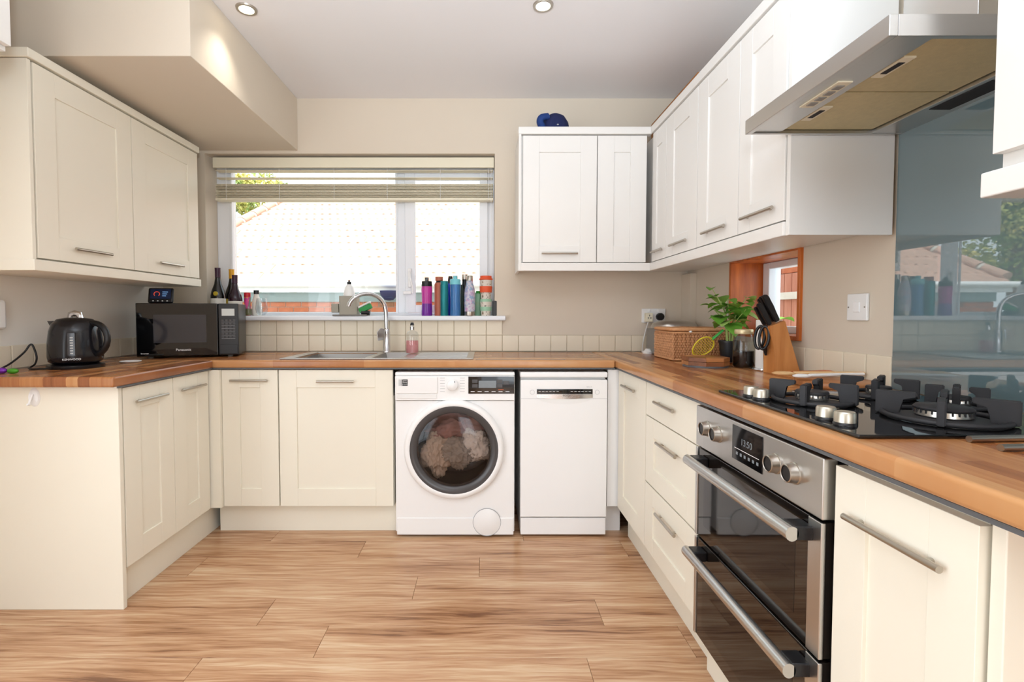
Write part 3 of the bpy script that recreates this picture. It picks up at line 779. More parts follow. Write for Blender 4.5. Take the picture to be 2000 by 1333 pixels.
Xs = [SX0, SX0 + .06, -.62, -.585, -.43, -.40, SX1]
# rim made of strips round two shallow basins
b.box(SX0, SX1, SY0, SY0 + .035, WT + .0005, zt_, .002); b.box(SX0, SX1, SY1 - .055, SY1, WT + .0005, zt_, .002)
b.box(SX0, Xs[1], SY0 + .035, SY1 - .055, WT + .0005, zt_ - .0003); b.box(Xs[2], Xs[3], SY0 + .035, SY1 - .055, WT + .0005, zt_ - .0003); b.box(Xs[4], SX1, SY0 + .035, SY1 - .055, WT + .0005, zt_ - .0003)
b.build('rim', 'steelx', sk)
b = B(); bowl(b, Xs[1], Xs[2], SY0 + .035, SY1 - .055, .15); b.build('bowl', 'steeld', sk)
b = B(); bowl(b, Xs[3], Xs[4], SY0 + .035, SY1 - .055, .055); b.build('bowl', 'steeld', sk)
for i in range(7):
    bx('drainer_ridge', -.37, SX1 - .035, SY0 + .06 + i*.05, SY0 + .068 + i*.05, zt_ - .0005, zt_ + .0025, 'steelx', sk, .001)
slab = [c_ for c_ in far_top.children if c_.name.startswith('slab')][0]
cut = B().box(Xs[1] + .001, Xs[4] - .001, SY0 + .036, SY1 - .056, WT - .2, WT + .1).build('cutter', None)
bpy.context.view_layer.update()
for m_ in list(slab.modifiers): slab.modifiers.remove(m_)
bo = slab.modifiers.new('hole', 'BOOLEAN'); bo.operation = 'DIFFERENCE'; bo.object = cut; bo.solver = 'EXACT'
dg = bpy.context.evaluated_depsgraph_get(); me = bpy.data.meshes.new_from_object(slab.evaluated_get(dg)); slab.modifiers.clear(); slab.data = me; bpy.data.objects.remove(cut)
slab.modifiers.new('weighted_normals', 'WEIGHTED_NORMAL').keep_sharp = True
tp = thing('mixer_tap', 'tall swan-neck chrome mixer tap on the sink', 'tap', (-.585, 2.905, zt_))
tx, ty = -.585, 2.905
B().lathe((tx, ty, zt_), [(.027, 0), (.027, .006), (.0225, .010), (.021, .12), (.018, .135), (.0145, .14)], 28).build('tap_body', 'chrome', tp)
pts = [(tx, ty, zt_ + .13), (tx - .003, ty, zt_ + .24)]
for i in range(15):
    a = PI * i / 14 * .93
    pts.append((tx - .005 - .098*(1 - math.cos(a)), ty - .05*(1 - math.cos(a)), zt_ + .25 + .098*math.sin(a)))
B().tube(pts, .0125, 16).build('spout', 'chrome', tp)
b = B().prism([(tx - .012, ty - .03, zt_ + .075), (tx - .045, ty - .045, zt_ + .07), (tx - .05, ty - .05, zt_ + .12), (tx - .03, ty - .045, zt_ + .145), (tx - .004, ty - .03, zt_ + .14)], (.004, -.012, 0), .003); b.build('lever', 'chrome', tp)

# ------------------------------------------------------------------ small round things
def bottle(name, label, cat, x, y, z, parts, group=None, seg=24):
    """parts: list of (part name, profile [(r,h)..], material[, sx, sy])"""
    t = thing(name, label, cat, (x, y, z), group)
    for p in parts:
        B().lathe((x, y, z), p[1], seg, *(p[3:])).build(p[0], p[2], t)
    return t
add('winegl', mat('dark_wine_glass', '#15120F', .06, var=.1, ior=1.55)); add('capsule', mat('plum_capsule', '#3B1A33', .35)); add('yellow', mat('yellow_capsule', '#E0A21C', .4))
add('label', mat('pale_label', '#E9E4DA', .6)); add('gold', mat('gold_label', '#D9BC3E', .4, .3)); add('plum', mat('purple_glass', '#2C1622', .06))
def wine(x, y, body, cap, label, stick, h=.294, r=.042):
    t = bottle('wine_bottle', label, 'bottle', x, y, SILL, [
        ('glass_body', [(0, .002), (r*.9, 0), (r, .006), (r, h*.42), (r*.85, h*.52), (r*.5, h*.66), (.016, h*.76), (.0145, h*.8), (.0145, h*.99), (0, h*.99)], body),
        ('capsule', [(.0155, h*.80), (.0158, h*.985), (.0168, h*.985), (.0168, h), (0, h)], cap),
        ('label_band', [(r + .0006, h*.08), (r + .0006, h*.36)], stick)])
    return t
t = wine(-1.637, 2.985, 'winegl', 'capsule', 'dark wine bottle with plum capsule standing against the window jamb', 'label')
B().lathe((-1.63, 2.9415, SILL + .135), [(0, -.001), (.013, -.001), (.013, .006)], 20, axis='Y').build('seal', 'gold', t)
wine(-1.600, 3.078, 'winegl', 'yellow', 'wine bottle with yellow capsule behind the other two bottles', 'gold')
wine(-1.532, 2.985, 'plum', 'capsule', 'shorter purple-black wine bottle right of the microwave corner', 'label', .25, .040)
add('red', mat('red_plastic', '#C8202C', .35)); add('pink', speckle('pink_label', '#D43C8C', ('#F0B030', '#E05030'), 30, .55)); add('herb', mat('dried_herb', '#6E6A48', .8, var=.3, scale=80))
bottle('spice_shaker', 'pink spice shaker with red lid on the sill', 'jar', -1.484, 3.04, SILL, [('body', [(0, 0), (.018, 0), (.019, .004), (.019, .115), (.017, .12)], 'pink'), ('lid', [(.0195, .118), (.0195, .142), (.017, .145), (0, .145)], 'red')])
t = bottle('herb_jar', 'small glass jar of dried herbs with a spoon in it', 'jar', -1.452, 2.985, SILL, [('jar_body', [(0, 0), (.02, 0), (.022, .004), (.022, .05), (.019, .058)], 'tumbler'), ('herbs', [(0, .003), (.0205, .003), (.0205, .042), (0, .044)], 'herb')])
B().tube([(-1.452, 2.985, SILL + .04), (-1.438, 2.985, SILL + .115)], [.004, .0055], 8).build('spoon', 'grey', t)
bottle('sauce_bottle', 'clear white bottle with dark cap beside the herb jar', 'bottle', -1.434, 3.055, SILL, [('body', [(0, 0), (.026, 0), (.028, .005), (.028, .08), (.02, .11), (.014, .125), (.014, .14)], 'label'), ('cap', [(.016, .136), (.016, .16), (0, .161)], 'black')])
bottle('glass_tumbler', 'empty clear stemless glass on the window sill', 'glass', -1.378, 3.0, SILL, [('bowl', [(0, .003), (.02, .002), (.033, .02), (.036, .045), (.031, .095), (.0285, .108), (.0275, .108), (.030, .093), (.0345, .045), (.031, .021), (.02, .005), (0, .005)], 'tumbler')])
# sink caddy group
add('taupe', mat('taupe_plastic', '#A49E90', .45)); add('green', mat('green_scrubber', '#3F9B57', .8, bump=.5)); add('greenp', mat('green_plastic', '#2FA23C', .35))
cd = thing('sink_caddy', 'taupe sink caddy with tray on the sill behind the tap', 'caddy', (-.82, 2.99, SILL))
bx('tray', -.925, -.715, 2.95, 3.04, SILL, SILL + .008, 'grey', cd, .003)
b = B(); 
for a in ((-.885, -.879, 2.96, 3.03), (-.783, -.777, 2.96, 3.03), (-.879, -.783, 2.96, 2.966), (-.879, -.783, 3.024, 3.03)): b.box(*a, SILL + .008, SILL + .122, .001)
b.build('holder', 'taupe', cd)
bx('side_pot', -.935, -.89, 2.962, 3.01, SILL + .02, SILL + .075, 'taupe', cd, .004)
add('soapw', mat('white_soap_bottle', '#F2F2F0', .3))
bottle('soap_bottle', 'white dish soap bottle standing in the taupe caddy', 'bottle', -.832, 2.996, SILL + .0085, [('body', [(0, 0), (.033, 0), (.036, .01), (.036, .12), (.026, .165), (.013, .185)], 'soapw'), ('cap', [(.012, .183), (.013, .2), (.006, .203), (.005, .212), (0, .212)], 'black')])
XF = Matrix.Translation((-.735, 2.985, SILL + .045)) @ Matrix.Rotation(-.45, 4, 'Y')
sp = thing('dish_scrubber', 'green and white dish scrubber leaning in the caddy', 'scrubber', (0, 0, -.02))
bx('scouring_pad', -.035, .045, -.02, .02, -.018, .014, 'green', sp, .006); bx('sponge', -.03, .05, -.02, .018, .0145, .026, 'soapw', sp, .004)
XF = Matrix.Identity(4)
tag(B().tube([(-.752, 2.975, SILL + .02), (-.70, 2.975, SILL + .018)], .014, 14).build('sink_plug', 'black'), 'black rubber plug lying in front of the green scrubber', 'plug')
# drinks bottles at the right of the sill
add('purple', clear('purple_plastic', (150, 60, 190), tint=.55)); add('magenta', clear('magenta_plastic', (226, 80, 190), tint=.5)); add('copper', mat('rust_bottle', '#B4654C', .4)); add('teal', mat('teal_metal', '#1F8086', .35, .4))
add('blue', clear('blue_plastic', (50, 90, 215), tint=.55)); add('lblue', clear('light_blue_plastic', (95, 165, 225), tint=.55)); add('aqua', mat('aqua_lid', '#7CCBD6', .35)); add('dgreen', mat('dark_green_bottle', '#3A4A40', .2, .2))
add('glitter', speckle('glitter_pattern', '#C9C6CF', ('#D89ABF', '#8FA8C4'), 60, .5)); add('mint', clear('mint_plastic', (190, 225, 200), tint=.6)); add('cupo', mat('orange_silicone', '#E2582E', .5)); add('cupg', mat('sage_silicone', '#9CC7A8', .5))
add('cupp', speckle('patterned_cup', '#D8CFC2', ('#B9803C', '#5A544C'), 70, .62)); add('charcoal', mat('charcoal_fabric', '#4C4D4E', .8))
U = 3.05 / 944
def sx(px, y): return (px - 945) * y / 944
y = 3.0
bottle('water_bottle', 'purple and pink clear water bottle with black lid', 'bottle', sx(834, y), y, SILL, [
    ('lower_body', [(0, 0), (.032, 0), (.034, .006), (.032, .07), (.0315, .075)], 'purple'), ('upper_body', [(.0315, .075), (.032, .12), (.034, .16), (.032, .183)], 'magenta'),
    ('lid', [(.032, .181), (.033, .185), (.032, .212), (.02, .215), (.012, .216), (.012, .236), (0, .237)], 'black'), ('clear_cap', [(.026, .214), (.027, .236), (.02, .243), (0, .244)], 'tumbler')])
y = 3.035
bottle('water_bottle', 'rust-red metal bottle with a square rust cap', 'bottle', sx(858, y), y, SILL, [
    ('body', [(0, 0), (.029, 0), (.03, .004), (.03, .195), (.025, .207)], 'copper'), ('collar', [(.026, .205), (.02, .213), (.016, .222)], 'black'), ('cap', [(.018, .216), (.024, .22), (.024, .243), (0, .245)], 'copper')])
y = 2.985
bottle('water_bottle', 'teal metal bottle with flat teal lid', 'bottle', sx(868, y), y, SILL, [('body', [(0, 0), (.0235, 0), (.0245, .003), (.0245, .19)], 'teal'), ('lid', [(.024, .1905), (.0235, .192), (.0235, .211), (.022, .213), (0, .213)], 'teal')])
y = 3.075
bottle('water_bottle', 'deep blue clear bottle with slanted black spout behind', 'bottle', sx(880, y), y, SILL, [('body', [(0, 0), (.03, 0), (.03, .19), (.022, .205)], 'blue'), ('spout', [(.018, .203), (.016, .23), (.013, .25), (0, .251)], 'black')])
y = 2.995
bottle('water_bottle', 'light blue clear bottle with an aqua handled lid', 'bottle', sx(889.5, y), y, SILL, [('body', [(0, 0), (.031, 0), (.033, .005), (.030, .10), (.033, .185), (.031, .193)], 'lblue'), ('lid', [(.033, .192), (.034, .196), (.033, .222), (.028, .226), (.014, .227), (.014, .246), (0, .247)], 'aqua')])
y = 3.05
bottle('water_bottle', 'dark green slim bottle tucked behind the light blue one', 'bottle', sx(899, y), y, SILL, [('body', [(0, 0), (.02, 0), (.021, .004), (.021, .17), (.014, .195), (0, .197)], 'dgreen')])
y = 3.085
bottle('water_bottle', 'tall black bottle with brushed steel cap', 'bottle', sx(908, y), y, SILL, [('body', [(0, 0), (.024, 0), (.025, .005), (.025, .14), (.018, .2), (.017, .232)], 'black'), ('cap', [(.0185, .23), (.0185, .262), (0, .263)], 'nickel')])
y = 2.985
bottle('water_bottle', 'pastel glitter bottle with steel cap and base', 'bottle', sx(917.5, y), y, SILL, [('base', [(0, 0), (.032, 0), (.033, .003), (.033, .026)], 'nickel'), ('body', [(.033, .0262), (.0335, .03), (.0335, .13), (.030, .165), (.022, .195), (.02, .214)], 'glitter'), ('cap', [(.0195, .215), (.0195, .243), (.017, .246), (0, .246)], 'nickel')])
y = 3.06
bottle('small_bottle', 'small mint bottle with dark green cap between glitter bottle and cups', 'bottle', sx(934, y), y, SILL, [('body', [(0, 0), (.022, 0), (.023, .003), (.02, .14)], 'mint'), ('cap', [(.014, .14), (.014, .155), (0, .156)], 'greenp')])
y = 3.0; cx = sx(949, y)
bottle('travel_cup', 'patterned cup with sage green lid and band, at the bottom of the stack', 'cup', cx, y, SILL, [('cup_body', [(0, .001), (.028, 0), (.036, .088)], 'cupp'), ('band', [(.0315, .03), (.0345, .03), (.0365, .055), (.034, .055)], 'cupg'), ('cup_lid', [(.036, .086), (.037, .09), (.035, .103), (0, .103)], 'cupg')])
bottle('travel_cup', 'patterned cup with orange lid and band, on top of the stack', 'cup', cx, y, SILL + .1035, [('cup_body', [(0, .001), (.029, 0), (.038, .118)], 'cupp'), ('band', [(.033, .04), (.037, .04), (.0395, .078), (.036, .078)], 'cupo'), ('cup_lid', [(.038, .116), (.042, .119), (.041, .127), (.036, .129), (.035, .142), (0, .142)], 'cupo')])
tag(B().lathe((sx(966.5, 3.01), 3.01, SILL), [(0, 0), (.014, 0), (.0155, .004), (.0155, .088), (.013, .093), (0, .094)], 20).build('speaker_tube', 'charcoal'), 'charcoal grey cylinder at the right end of the sill', 'container')
# pink hand soap by the tap
add('pinkliq', clear('pink_liquid', (252, 205, 208), tint=.75))
sy_ = 2.80; sxx = sx(805, sy_)
bottle('hand_soap', 'clear pump bottle half full of pink hand soap', 'bottle', sxx, sy_, zt_ + .003, [('bottle_body', [(0, 0), (.035, 0), (.037, .004), (.037, .105), (.03, .122), (.013, .13), (.012, .136)], 'tumbler'), ('soap', [(0, .002), (.034, .002), (.0352, .006), (.0352, .072), (0, .073)], 'pinkliq'), ('collar', [(.0135, .134), (.0135, .152), (.006, .153), (.006, .16)], 'chrome'), ('pump_head', [(.012, .16), (.011, .164), (.008, .176), (0, .177)], 'black')])

# ------------------------------------------------------------------ kettle
kx, ky = -1.775, 2.10
kt = thing('electric_kettle', 'black electric kettle with chrome lid knob on its base', 'kettle', (kx, ky, WT))
B().lathe((kx, ky, WT), [(0, 0), (.098, 0), (.1, .004), (.1, .014), (.07, .02), (0, .02)], 40).build('power_base', 'black', kt)
kb = B().lathe((kx, ky, WT), [(0, .021), (.08, .021), (.093, .03), (.096, .05), (.095, .11), (.089, .16), (.08, .19), (.068, .203)], 48).build('body', 'black', kt)
B().lathe((kx, ky, WT), [(.069, .202), (.062, .21), (.03, .217), (0, .218)], 40).build('lid', 'black', kt)
b = B(); b.tube([(kx - .022, ky, WT + .212), (kx - .018, ky, WT + .231), (kx, ky, WT + .235), (kx + .018, ky, WT + .231), (kx + .022, ky, WT + .212)], .007, 10, flat=2.0); b.build('lid_knob', 'chrome', kt)
b = B()
top = [(kx - .06, ky - .03, WT + .203), (kx - .118, ky - .004, WT + .202), (kx - .118, ky + .004, WT + .202), (kx - .06, ky + .03, WT + .203)]
bot = [(kx - .06, ky - .02, WT + .14), (kx - .09, ky - .004, WT + .15), (kx - .09, ky + .004, WT + .15), (kx - .06, ky + .02, WT + .14)]
vt = [b.bm.verts.new(p) for p in top]; vb = [b.bm.verts.new(p) for p in bot]
for i in range(4): b.bm.faces.new((vt[i], vt[(i+1) % 4], vb[(i+1) % 4], vb[i]))
b.bm.faces.new(vt); b.bm.faces.new(vb[::-1]); b.build('spout', 'black', kt)
pts = []
for i in range(13):
    a = PI*.5 - PI*1.08*i/12
    pts.append((kx + .082 + .066*math.cos(a), ky - .012*math.cos(a), WT + .125 + .068*math.sin(a)))
B().tube([(kx + .05, ky, WT + .195)] + pts, .0125, 12).build('handle', 'black', kt)
XF = Matrix.Translation((kx, ky, 0)) @ Matrix.Rotation(.55, 4, 'Z')
add('kettleb', mat('black_kettle_plastic', '#17161A', .16, var=.1)); kb.data.materials[0] = M['kettleb']
add('smoke', mat('smoked_window', '#3B3A3C', .1)); add('scale', mat('grey_scale', '#B9B7B4', .3))
b = B().box(-.014, .014, -.0968, -.08, WT + .055, WT + .155, .003); b.build('water_window', 'smoke', kt)
for i in range(7): bx('level_mark', -.004, .006, -.0978, -.096, WT + .065 + i*.011, WT + .070 + i*.011, 'scale', kt, 0)
text('KENWOOD', FY(-.0965), .0, WT + .042, .0003, .0115, 'text_w', kt, 'Y')
XF = Matrix.Identity(4)
def wp(px, py, y_): return ((px - 945) * y_ / 944, y_, CAMZ - (py - 615) * y_ / 944)
cord = [(kx - .02, ky - .098, WT + .006), (kx - .11, ky - .10, WT + .005), (kx - .125, ky - .06, WT + .02), (kx - .135, ky - .04, WT + .05), (kx - .145, ky - .045, WT + .098), (kx - .152, ky - .052, WT + .10), (kx - .160, ky - .07, WT + .07), (kx - .168, ky - .12, WT + .03), (kx - .175, ky - .165, WT + .008)]
def smooth(pts, n=5):
    P = [Vector(p) for p in pts]; P = [P[0]*2 - P[1]] + P + [P[-1]*2 - P[-2]]; out = []
    for i in range(1, len(P) - 2):
        for k in range(n):
            t = k / n; a, b_, c_, d = P[i-1], P[i], P[i+1], P[i+2]
            out.append(.5*((2*b_) + (c_ - a)*t + (2*a - 5*b_ + 4*c_ - d)*t*t + (3*b_ - a - 3*c_ + d)*t**3))
    out.append(P[-2]); return out
B().tube(smooth(cord), .0038, 8).build('power_cord', 'black', kt)
add('gbead', mat('green_bead', '#4C9A2A', .15, .3)); add('pbead', mat('purple_bead', '#7A2FA8', .15, .3))
tag(B().ball((-1.828, 1.87, WT + .011), .022, .011, .011).build('bead', 'gbead'), 'shiny green bead on the worktop by the kettle cord', 'bead')
tag(B().ball((-1.875, 1.875, WT + .012), .018, .012, .012).build('bead', 'pbead'), 'purple bead at the left edge of the photo', 'bead')
tag(B().lathe((-1.70, 2.32, WT), [(0, 0), (.035, 0), (.045, .006), (.044, .008), (.034, .004), (0, .004)], 28).build('saucer', 'white'), 'small white saucer behind the kettle', 'saucer')

# ------------------------------------------------------------------ microwave and meter
XF = Matrix.Translation((-1.337, 2.635, 0)) @ Matrix.Rotation(math.radians(19), 4, 'Z') @ Matrix.Translation((1.337, -2.635, 0))
mw = thing('microwave', 'black microwave oven in the left corner below the cabinet', 'microwave', (-1.57, 2.78, WT))
X0, X1, Y0, Z0, Z1 = -1.812, -1.337, 2.635, WT + .012, 1.195
bx('housing', X0, X1, Y0 + .03, 2.925, Z0, Z1, 'black', mw, .005)
md = bx('door', X0, -1.437, Y0, Y0 + .029, Z0, Z1, 'gloss', mw, .004)
add('mesh', mat('screened_glass', '#3B3A3E', .08, var=.05)); bx('viewing_window', -1.735, -1.492, Y0 - .0008, Y0 + .001, Z0 + .07, Z1 - .06, 'mesh', md, 0)
text('Panasonic', FY(Y0), -1.60, Z0 + .032, .0006, .018, 'text_w', md, 'Y'); text('Inverter', FY(Y0), -1.775, Z0 + .016, .0006, .011, 'text_w', md, 'Y')
mp_ = bx('control_panel', -1.435, X1, Y0 + .001, Y0 + .029, Z0, Z1, 'black', mw, .004)
add('lcdw', mat('pale_display', '#C9CCC8', .3)); bx('display', -1.418, -1.356, Y0 - .0008, Y0 + .002, Z1 - .066, Z1 - .028, 'lcdw', mp_, 0)
for r_ in range(6):
    for c_ in range(4): bx('button', -1.42 + c_*.0185, -1.408 + c_*.0185, Y0 - .001, Y0 + .002, Z1 - .096 - r_*.018, Z1 - .086 - r_*.018, 'ring', mp_, .001)
    bx('print_mark', -1.42, -1.354, Y0 + .0002, Y0 + .002, Z1 - .1003 - r_*.018, Z1 - .0993 - r_*.018, 'text_g', mp_, 0)
bx('door_release', -1.43, X1 + -.006, Y0 - .002, Y0 + .002, Z0 + .006, Z0 + .055, 'black', mp_, .002)
for fx in (X0 + .05, X1 - .05):
    for fy in (Y0 + .05, 2.88): B().lathe((fx, fy, WT), [(0, 0), (.012, 0), (.014, .0125), (0, .0125)], 14).build('foot', 'grey', mw)
XF = Matrix.Translation((-1.745, 2.61, 1.1955)) @ Matrix.Rotation(.3, 4, 'Z') @ Matrix.Rotation(-.25, 4, 'X')
sm_ = thing('energy_display', 'small black energy monitor with lit screen on top of the microwave', 'display', (0, 0, .0))
bx('case', -.06, .06, 0, .016, .004, .088, 'black', sm_, .008)
add('screen', mat('dark_blue_screen', '#1A2238', .1, emit='#24304F', estr=.25)); sc_ = bx('screen', -.048, .048, -.0008, .002, .026, .08, 'screen', sm_, 0)
add('redg', mat('red_gauge', '#E8523A', .3, emit='#E8523A', estr=.6)); add('blg', mat('blue_readout', '#7FB0E8', .3, emit='#7FB0E8', estr=.6))
B().tube([(-.018 + .013*math.cos(a), -.0015, .052 + .013*math.sin(a)) for a in [PI*1.25 - PI*1.5*i/14 for i in range(15)]], .0018, 6).build('gauge', 'redg', sc_)
for i in range(3): bx('readout', .008, .034 - i*.004, -.0016, -.0006, .062 - i*.011, .066 - i*.011, 'blg', sc_, 0)
for i in range(4): bx('button', -.037 + i*.022, -.030 + i*.022, -.001, .001, .012, .016, 'text_w', sm_, 0)
bx('stand', -.04, .04, .012, .05, .012, .03, 'black', sm_, .004)
XF = Matrix.Identity(4)
tag(bx('plug_in_device', XL + .001, XL + .042, 1.895, 1.975, 1.075, 1.195, 'plastic', None, .012), 'white rounded plug-in device on the wall left of the kettle', 'device')
hk = thing('adhesive_hook', 'small white oval hook stuck to the left end panel', 'hook', (-1.70, 1.81, .80))
B().lathe((-1.70, 1.8195, .822), [(0, -.006), (.018, -.006), (.022, 0)], 24, 1, 1.6, 'Y').build('backplate', 'white', hk)
B().tube([(-1.70, 1.812, .835), (-1.70, 1.80, .81), (-1.70, 1.797, .797), (-1.70, 1.79, .80)], .004, 8).build('prong', 'white', hk)

# ------------------------------------------------------------------ electrics on the right
so = thing('double_socket', 'white double wall socket with two plugs under the far cabinet', 'socket', (1.05, 3.0, 1.08))
bx('faceplate', .976, 1.122, YF - .012, YF - .0005, 1.085, 1.172, 'plastic', so, .003)
ad = bx('adaptor', .99, 1.032, YF - .05, YF - .0125, 1.09, 1.145, 'blind', so, .004)
for (dx, dz) in ((0, .012), (-.008, -.004), (.008, -.004)): bx('pin_slot', 1.011 + dx - .002, 1.011 + dx + .002, YF - .0508, YF - .049, 1.118 + dz - .005, 1.118 + dz + .005, 'dark', ad, 0)
B().lathe((1.085, YF - .0125, 1.122), [(.024, 0), (.024, -.02), (.020, -.028), (0, -.028)], 10, axis='Y').build('black_plug', 'black', so)
for xx in (1.02, 1.078): bx('rocker', xx - .008, xx + .008, YF - .016, YF - .011, 1.15, 1.168, 'white', so, .002)
B().tube(smooth([(1.005, 2.955, 1.092), (.99, 2.97, 1.02), (.975, 2.965, .95), (.965, 2.94, .915), (.955, 2.91, .9085)]), .003, 6).build('white_flex', 'plastic', so)
sw = thing('light_switch', 'white single light switch on the wall above the knife block', 'switch', (XR, 1.62, 1.11))
FR = FXm(XR)
fbox(B(), FR, 1.58, 1.666, 1.115, 1.205, .0005, .011, .003).build('faceplate', 'plastic', sw)
fbox(B(), FR, 1.608, 1.636, 1.143, 1.178, .010, .014, .002).build('rocker', 'white', sw)
for u in (1.588, 1.658): B().lathe(FR(u, 1.16, .011), [(0, -.0008), (.003, -.0008), (.003, .001)], 10, axis='X').build('screw', 'nickel', sw)
tag(B().lathe((.972, 2.86, WT), [(0, 0), (.03, 0), (.031, .012), (.02, .017), (.013, .028), (0, .029)], 24).build('night_light', 'white'), 'small white round gadget on the worktop below the socket', 'gadget')

# ------------------------------------------------------------------ bread bin, basket and friends
bb_ = thing('bread_bin', 'low stainless steel bread bin with domed lid behind the basket', 'bread bin', (1.10, 2.83, WT))
bx('base', .985, 1.235, 2.71, 2.93, WT + .001, WT + .15, 'grey', bb_, .006)
b = B().lathe((1.11, 2.82, WT + .15), [(.150, 0), (.150, .008), (.14, .028), (.11, .042), (0, .048)], 40, .87, .78); b.build('lid', 'steelx', bb_)
BX0, BX1, BY0, BY1, BH = .935, 1.235, 2.385, 2.655, .152
bk = thing('wicker_basket', 'tan wicker basket on the right worktop below the wall cabinets', 'basket', (1.08, 2.52, WT))
b = B()
b.box(BX0 + .006, BX1 - .006, BY0 + .006, BY0 + .011, WT + .002, WT + BH - .01); b.box(BX0 + .006, BX1 - .006, BY1 - .011, BY1 - .006, WT + .002, WT + BH - .01)
b.box(BX0 + .006, BX0 + .011, BY0 + .011, BY1 - .011, WT + .002, WT + BH - .01); b.box(BX1 - .011, BX1 - .006, BY0 + .011, BY1 - .011, WT + .002, WT + BH - .01)
b.box(BX0 + .011, BX1 - .011, BY0 + .011, BY1 - .011, WT + .002, WT + .008)
b.build('lining', 'wickerd', bk)
wv = B()
def strand(p, t, n_, l):  # one osier bulge
    p = Vector(p); t = Vector(t); n_ = Vector(n_); s_ = t.cross(n_)
    q = [p - t*l, p + n_*.0035, p + s_*.0031, p - n_*.001, p - s_*.0031, p + t*l]
    v = [wv.bm.verts.new(x) for x in q]
    for i in range(1, 5):
        j = i % 4 + 1
        wv.bm.faces.new((v[0], v[j], v[i])); wv.bm.faces.new((v[5], v[i], v[j]))
for r_ in range(11):
    z = WT + .010 + r_*.0125
    nx = int((BX1 - BX0)/.0065)
    for i in range(nx + 1):
        xx = BX0 + (BX1 - BX0)*i/nx
        strand((xx, BY0 + .005 + (.001 if (i + r_) % 2 else -.0015), z + random.uniform(-.001, .001)), (random.uniform(-.12, .12), 0, 1), (0, -1, 0), .009)
    ny = int((BY1 - BY0)/.0065)
    for i in range(ny + 1):
        yy = BY0 + (BY1 - BY0)*i/ny
        strand((BX0 + .005 + (.001 if (i + r_) % 2 else -.0015), yy, z + random.uniform(-.001, .001)), (0, random.uniform(-.12, .12), 1), (-1, 0, 0), .009)
o = wv.build('weave', 'wicker', bk, ang=80); o['kind'] = 'stuff'
def rloop(x0, x1, y0, y1, z, rr=.02, n=5):
    out = []
    for (cx_, cy_, a0) in ((x1 - rr, y1 - rr, 0), (x0 + rr, y1 - rr, PI/2), (x0 + rr, y0 + rr, PI), (x1 - rr, y0 + rr, PI*1.5)):
        for i in range(n): a = a0 + PI/2*i/(n-1); out.append((cx_ + rr*math.cos(a), cy_ + rr*math.sin(a), z))
    return out
for (z, rr_) in ((WT + BH + .004, .0085), (WT + BH - .012, .0045), (WT + .006, .0045)):
    B().tube(rloop(BX0 + .002, BX1 - .002, BY0 + .002, BY1 - .002, z), rr_, 8, closed=True).build('rim' if rr_ > .005 else 'border_strand', 'wicker', bk)
tag(B().ball((1.02, BY0 - .001, WT + BH - .006), .008, .006, .006).build('peg', 'white'), 'small white clip on the rim of the wicker basket', 'clip')
# octagonal trivet stack
tx_, ty_ = .985, 2.145
ot = thing('octagonal_trivet', 'octagonal two-tone wooden trivet on a grey mat', 'trivet', (tx_, ty_, WT))
B().lathe((tx_, ty_, WT), [(0, .0005), (.094, .0005), (.094, .008), (0, .008)], 32).build('mat', 'strip', ot)
for k, (z0, z1) in enumerate(((.008, .025), (.026, .043))):
    for i in range(4):
        a0 = PI/8 + i*PI/2 + k*PI/4
        poly = [(tx_, ty_, WT + z0)] + [(tx_ + .098*math.cos(a0 + j*PI/4), ty_ + .098*math.sin(a0 + j*PI/4), WT + z0) for j in range(3)]
        B().prism(poly, (0, 0, z1 - z0), .0008).build('wood_segment', 'oak2' if (i + k) % 2 else 'walnut', ot)
# yellow and green strainer spoon leaning on the basket
add('yel', mat('yellow_plastic', '#E3CC35', .4))
XF = Matrix.Translation((1.015, 2.315, WT + .045)) @ Matrix.Rotation(.35, 4, 'X') @ Matrix.Rotation(.75, 4, 'Y')
ys = thing('slotted_strainer', 'yellow slotted strainer with green handle leaning on the basket', 'utensil', (0, 0, 0))
pts = [(.042*math.sin(2*PI*i/28)*(1 - .12*math.cos(2*PI*i/28)), 0, .045 - .055*math.cos(2*PI*i/28)) for i in range(28)]
B().tube(pts, .0035, 8, closed=True).build('head_rim', 'yel', ys)
for i in range(11):
    z = -.002 + i*.0095; hw = .042*math.sqrt(max(0, 1 - ((z - .045)/.055)**2))
    if hw > .006: B().tube([(-hw, 0, z), (0, .008, z), (hw, 0, z)], .0018, 6).build('slat', 'yel', ys)
B().tube([(0, 0, .045 - .05 + .105 - .002), (0, 0, .165)], .009, 10, flat=.5).build('handle', 'greenp', ys)
XF = Matrix.Identity(4)

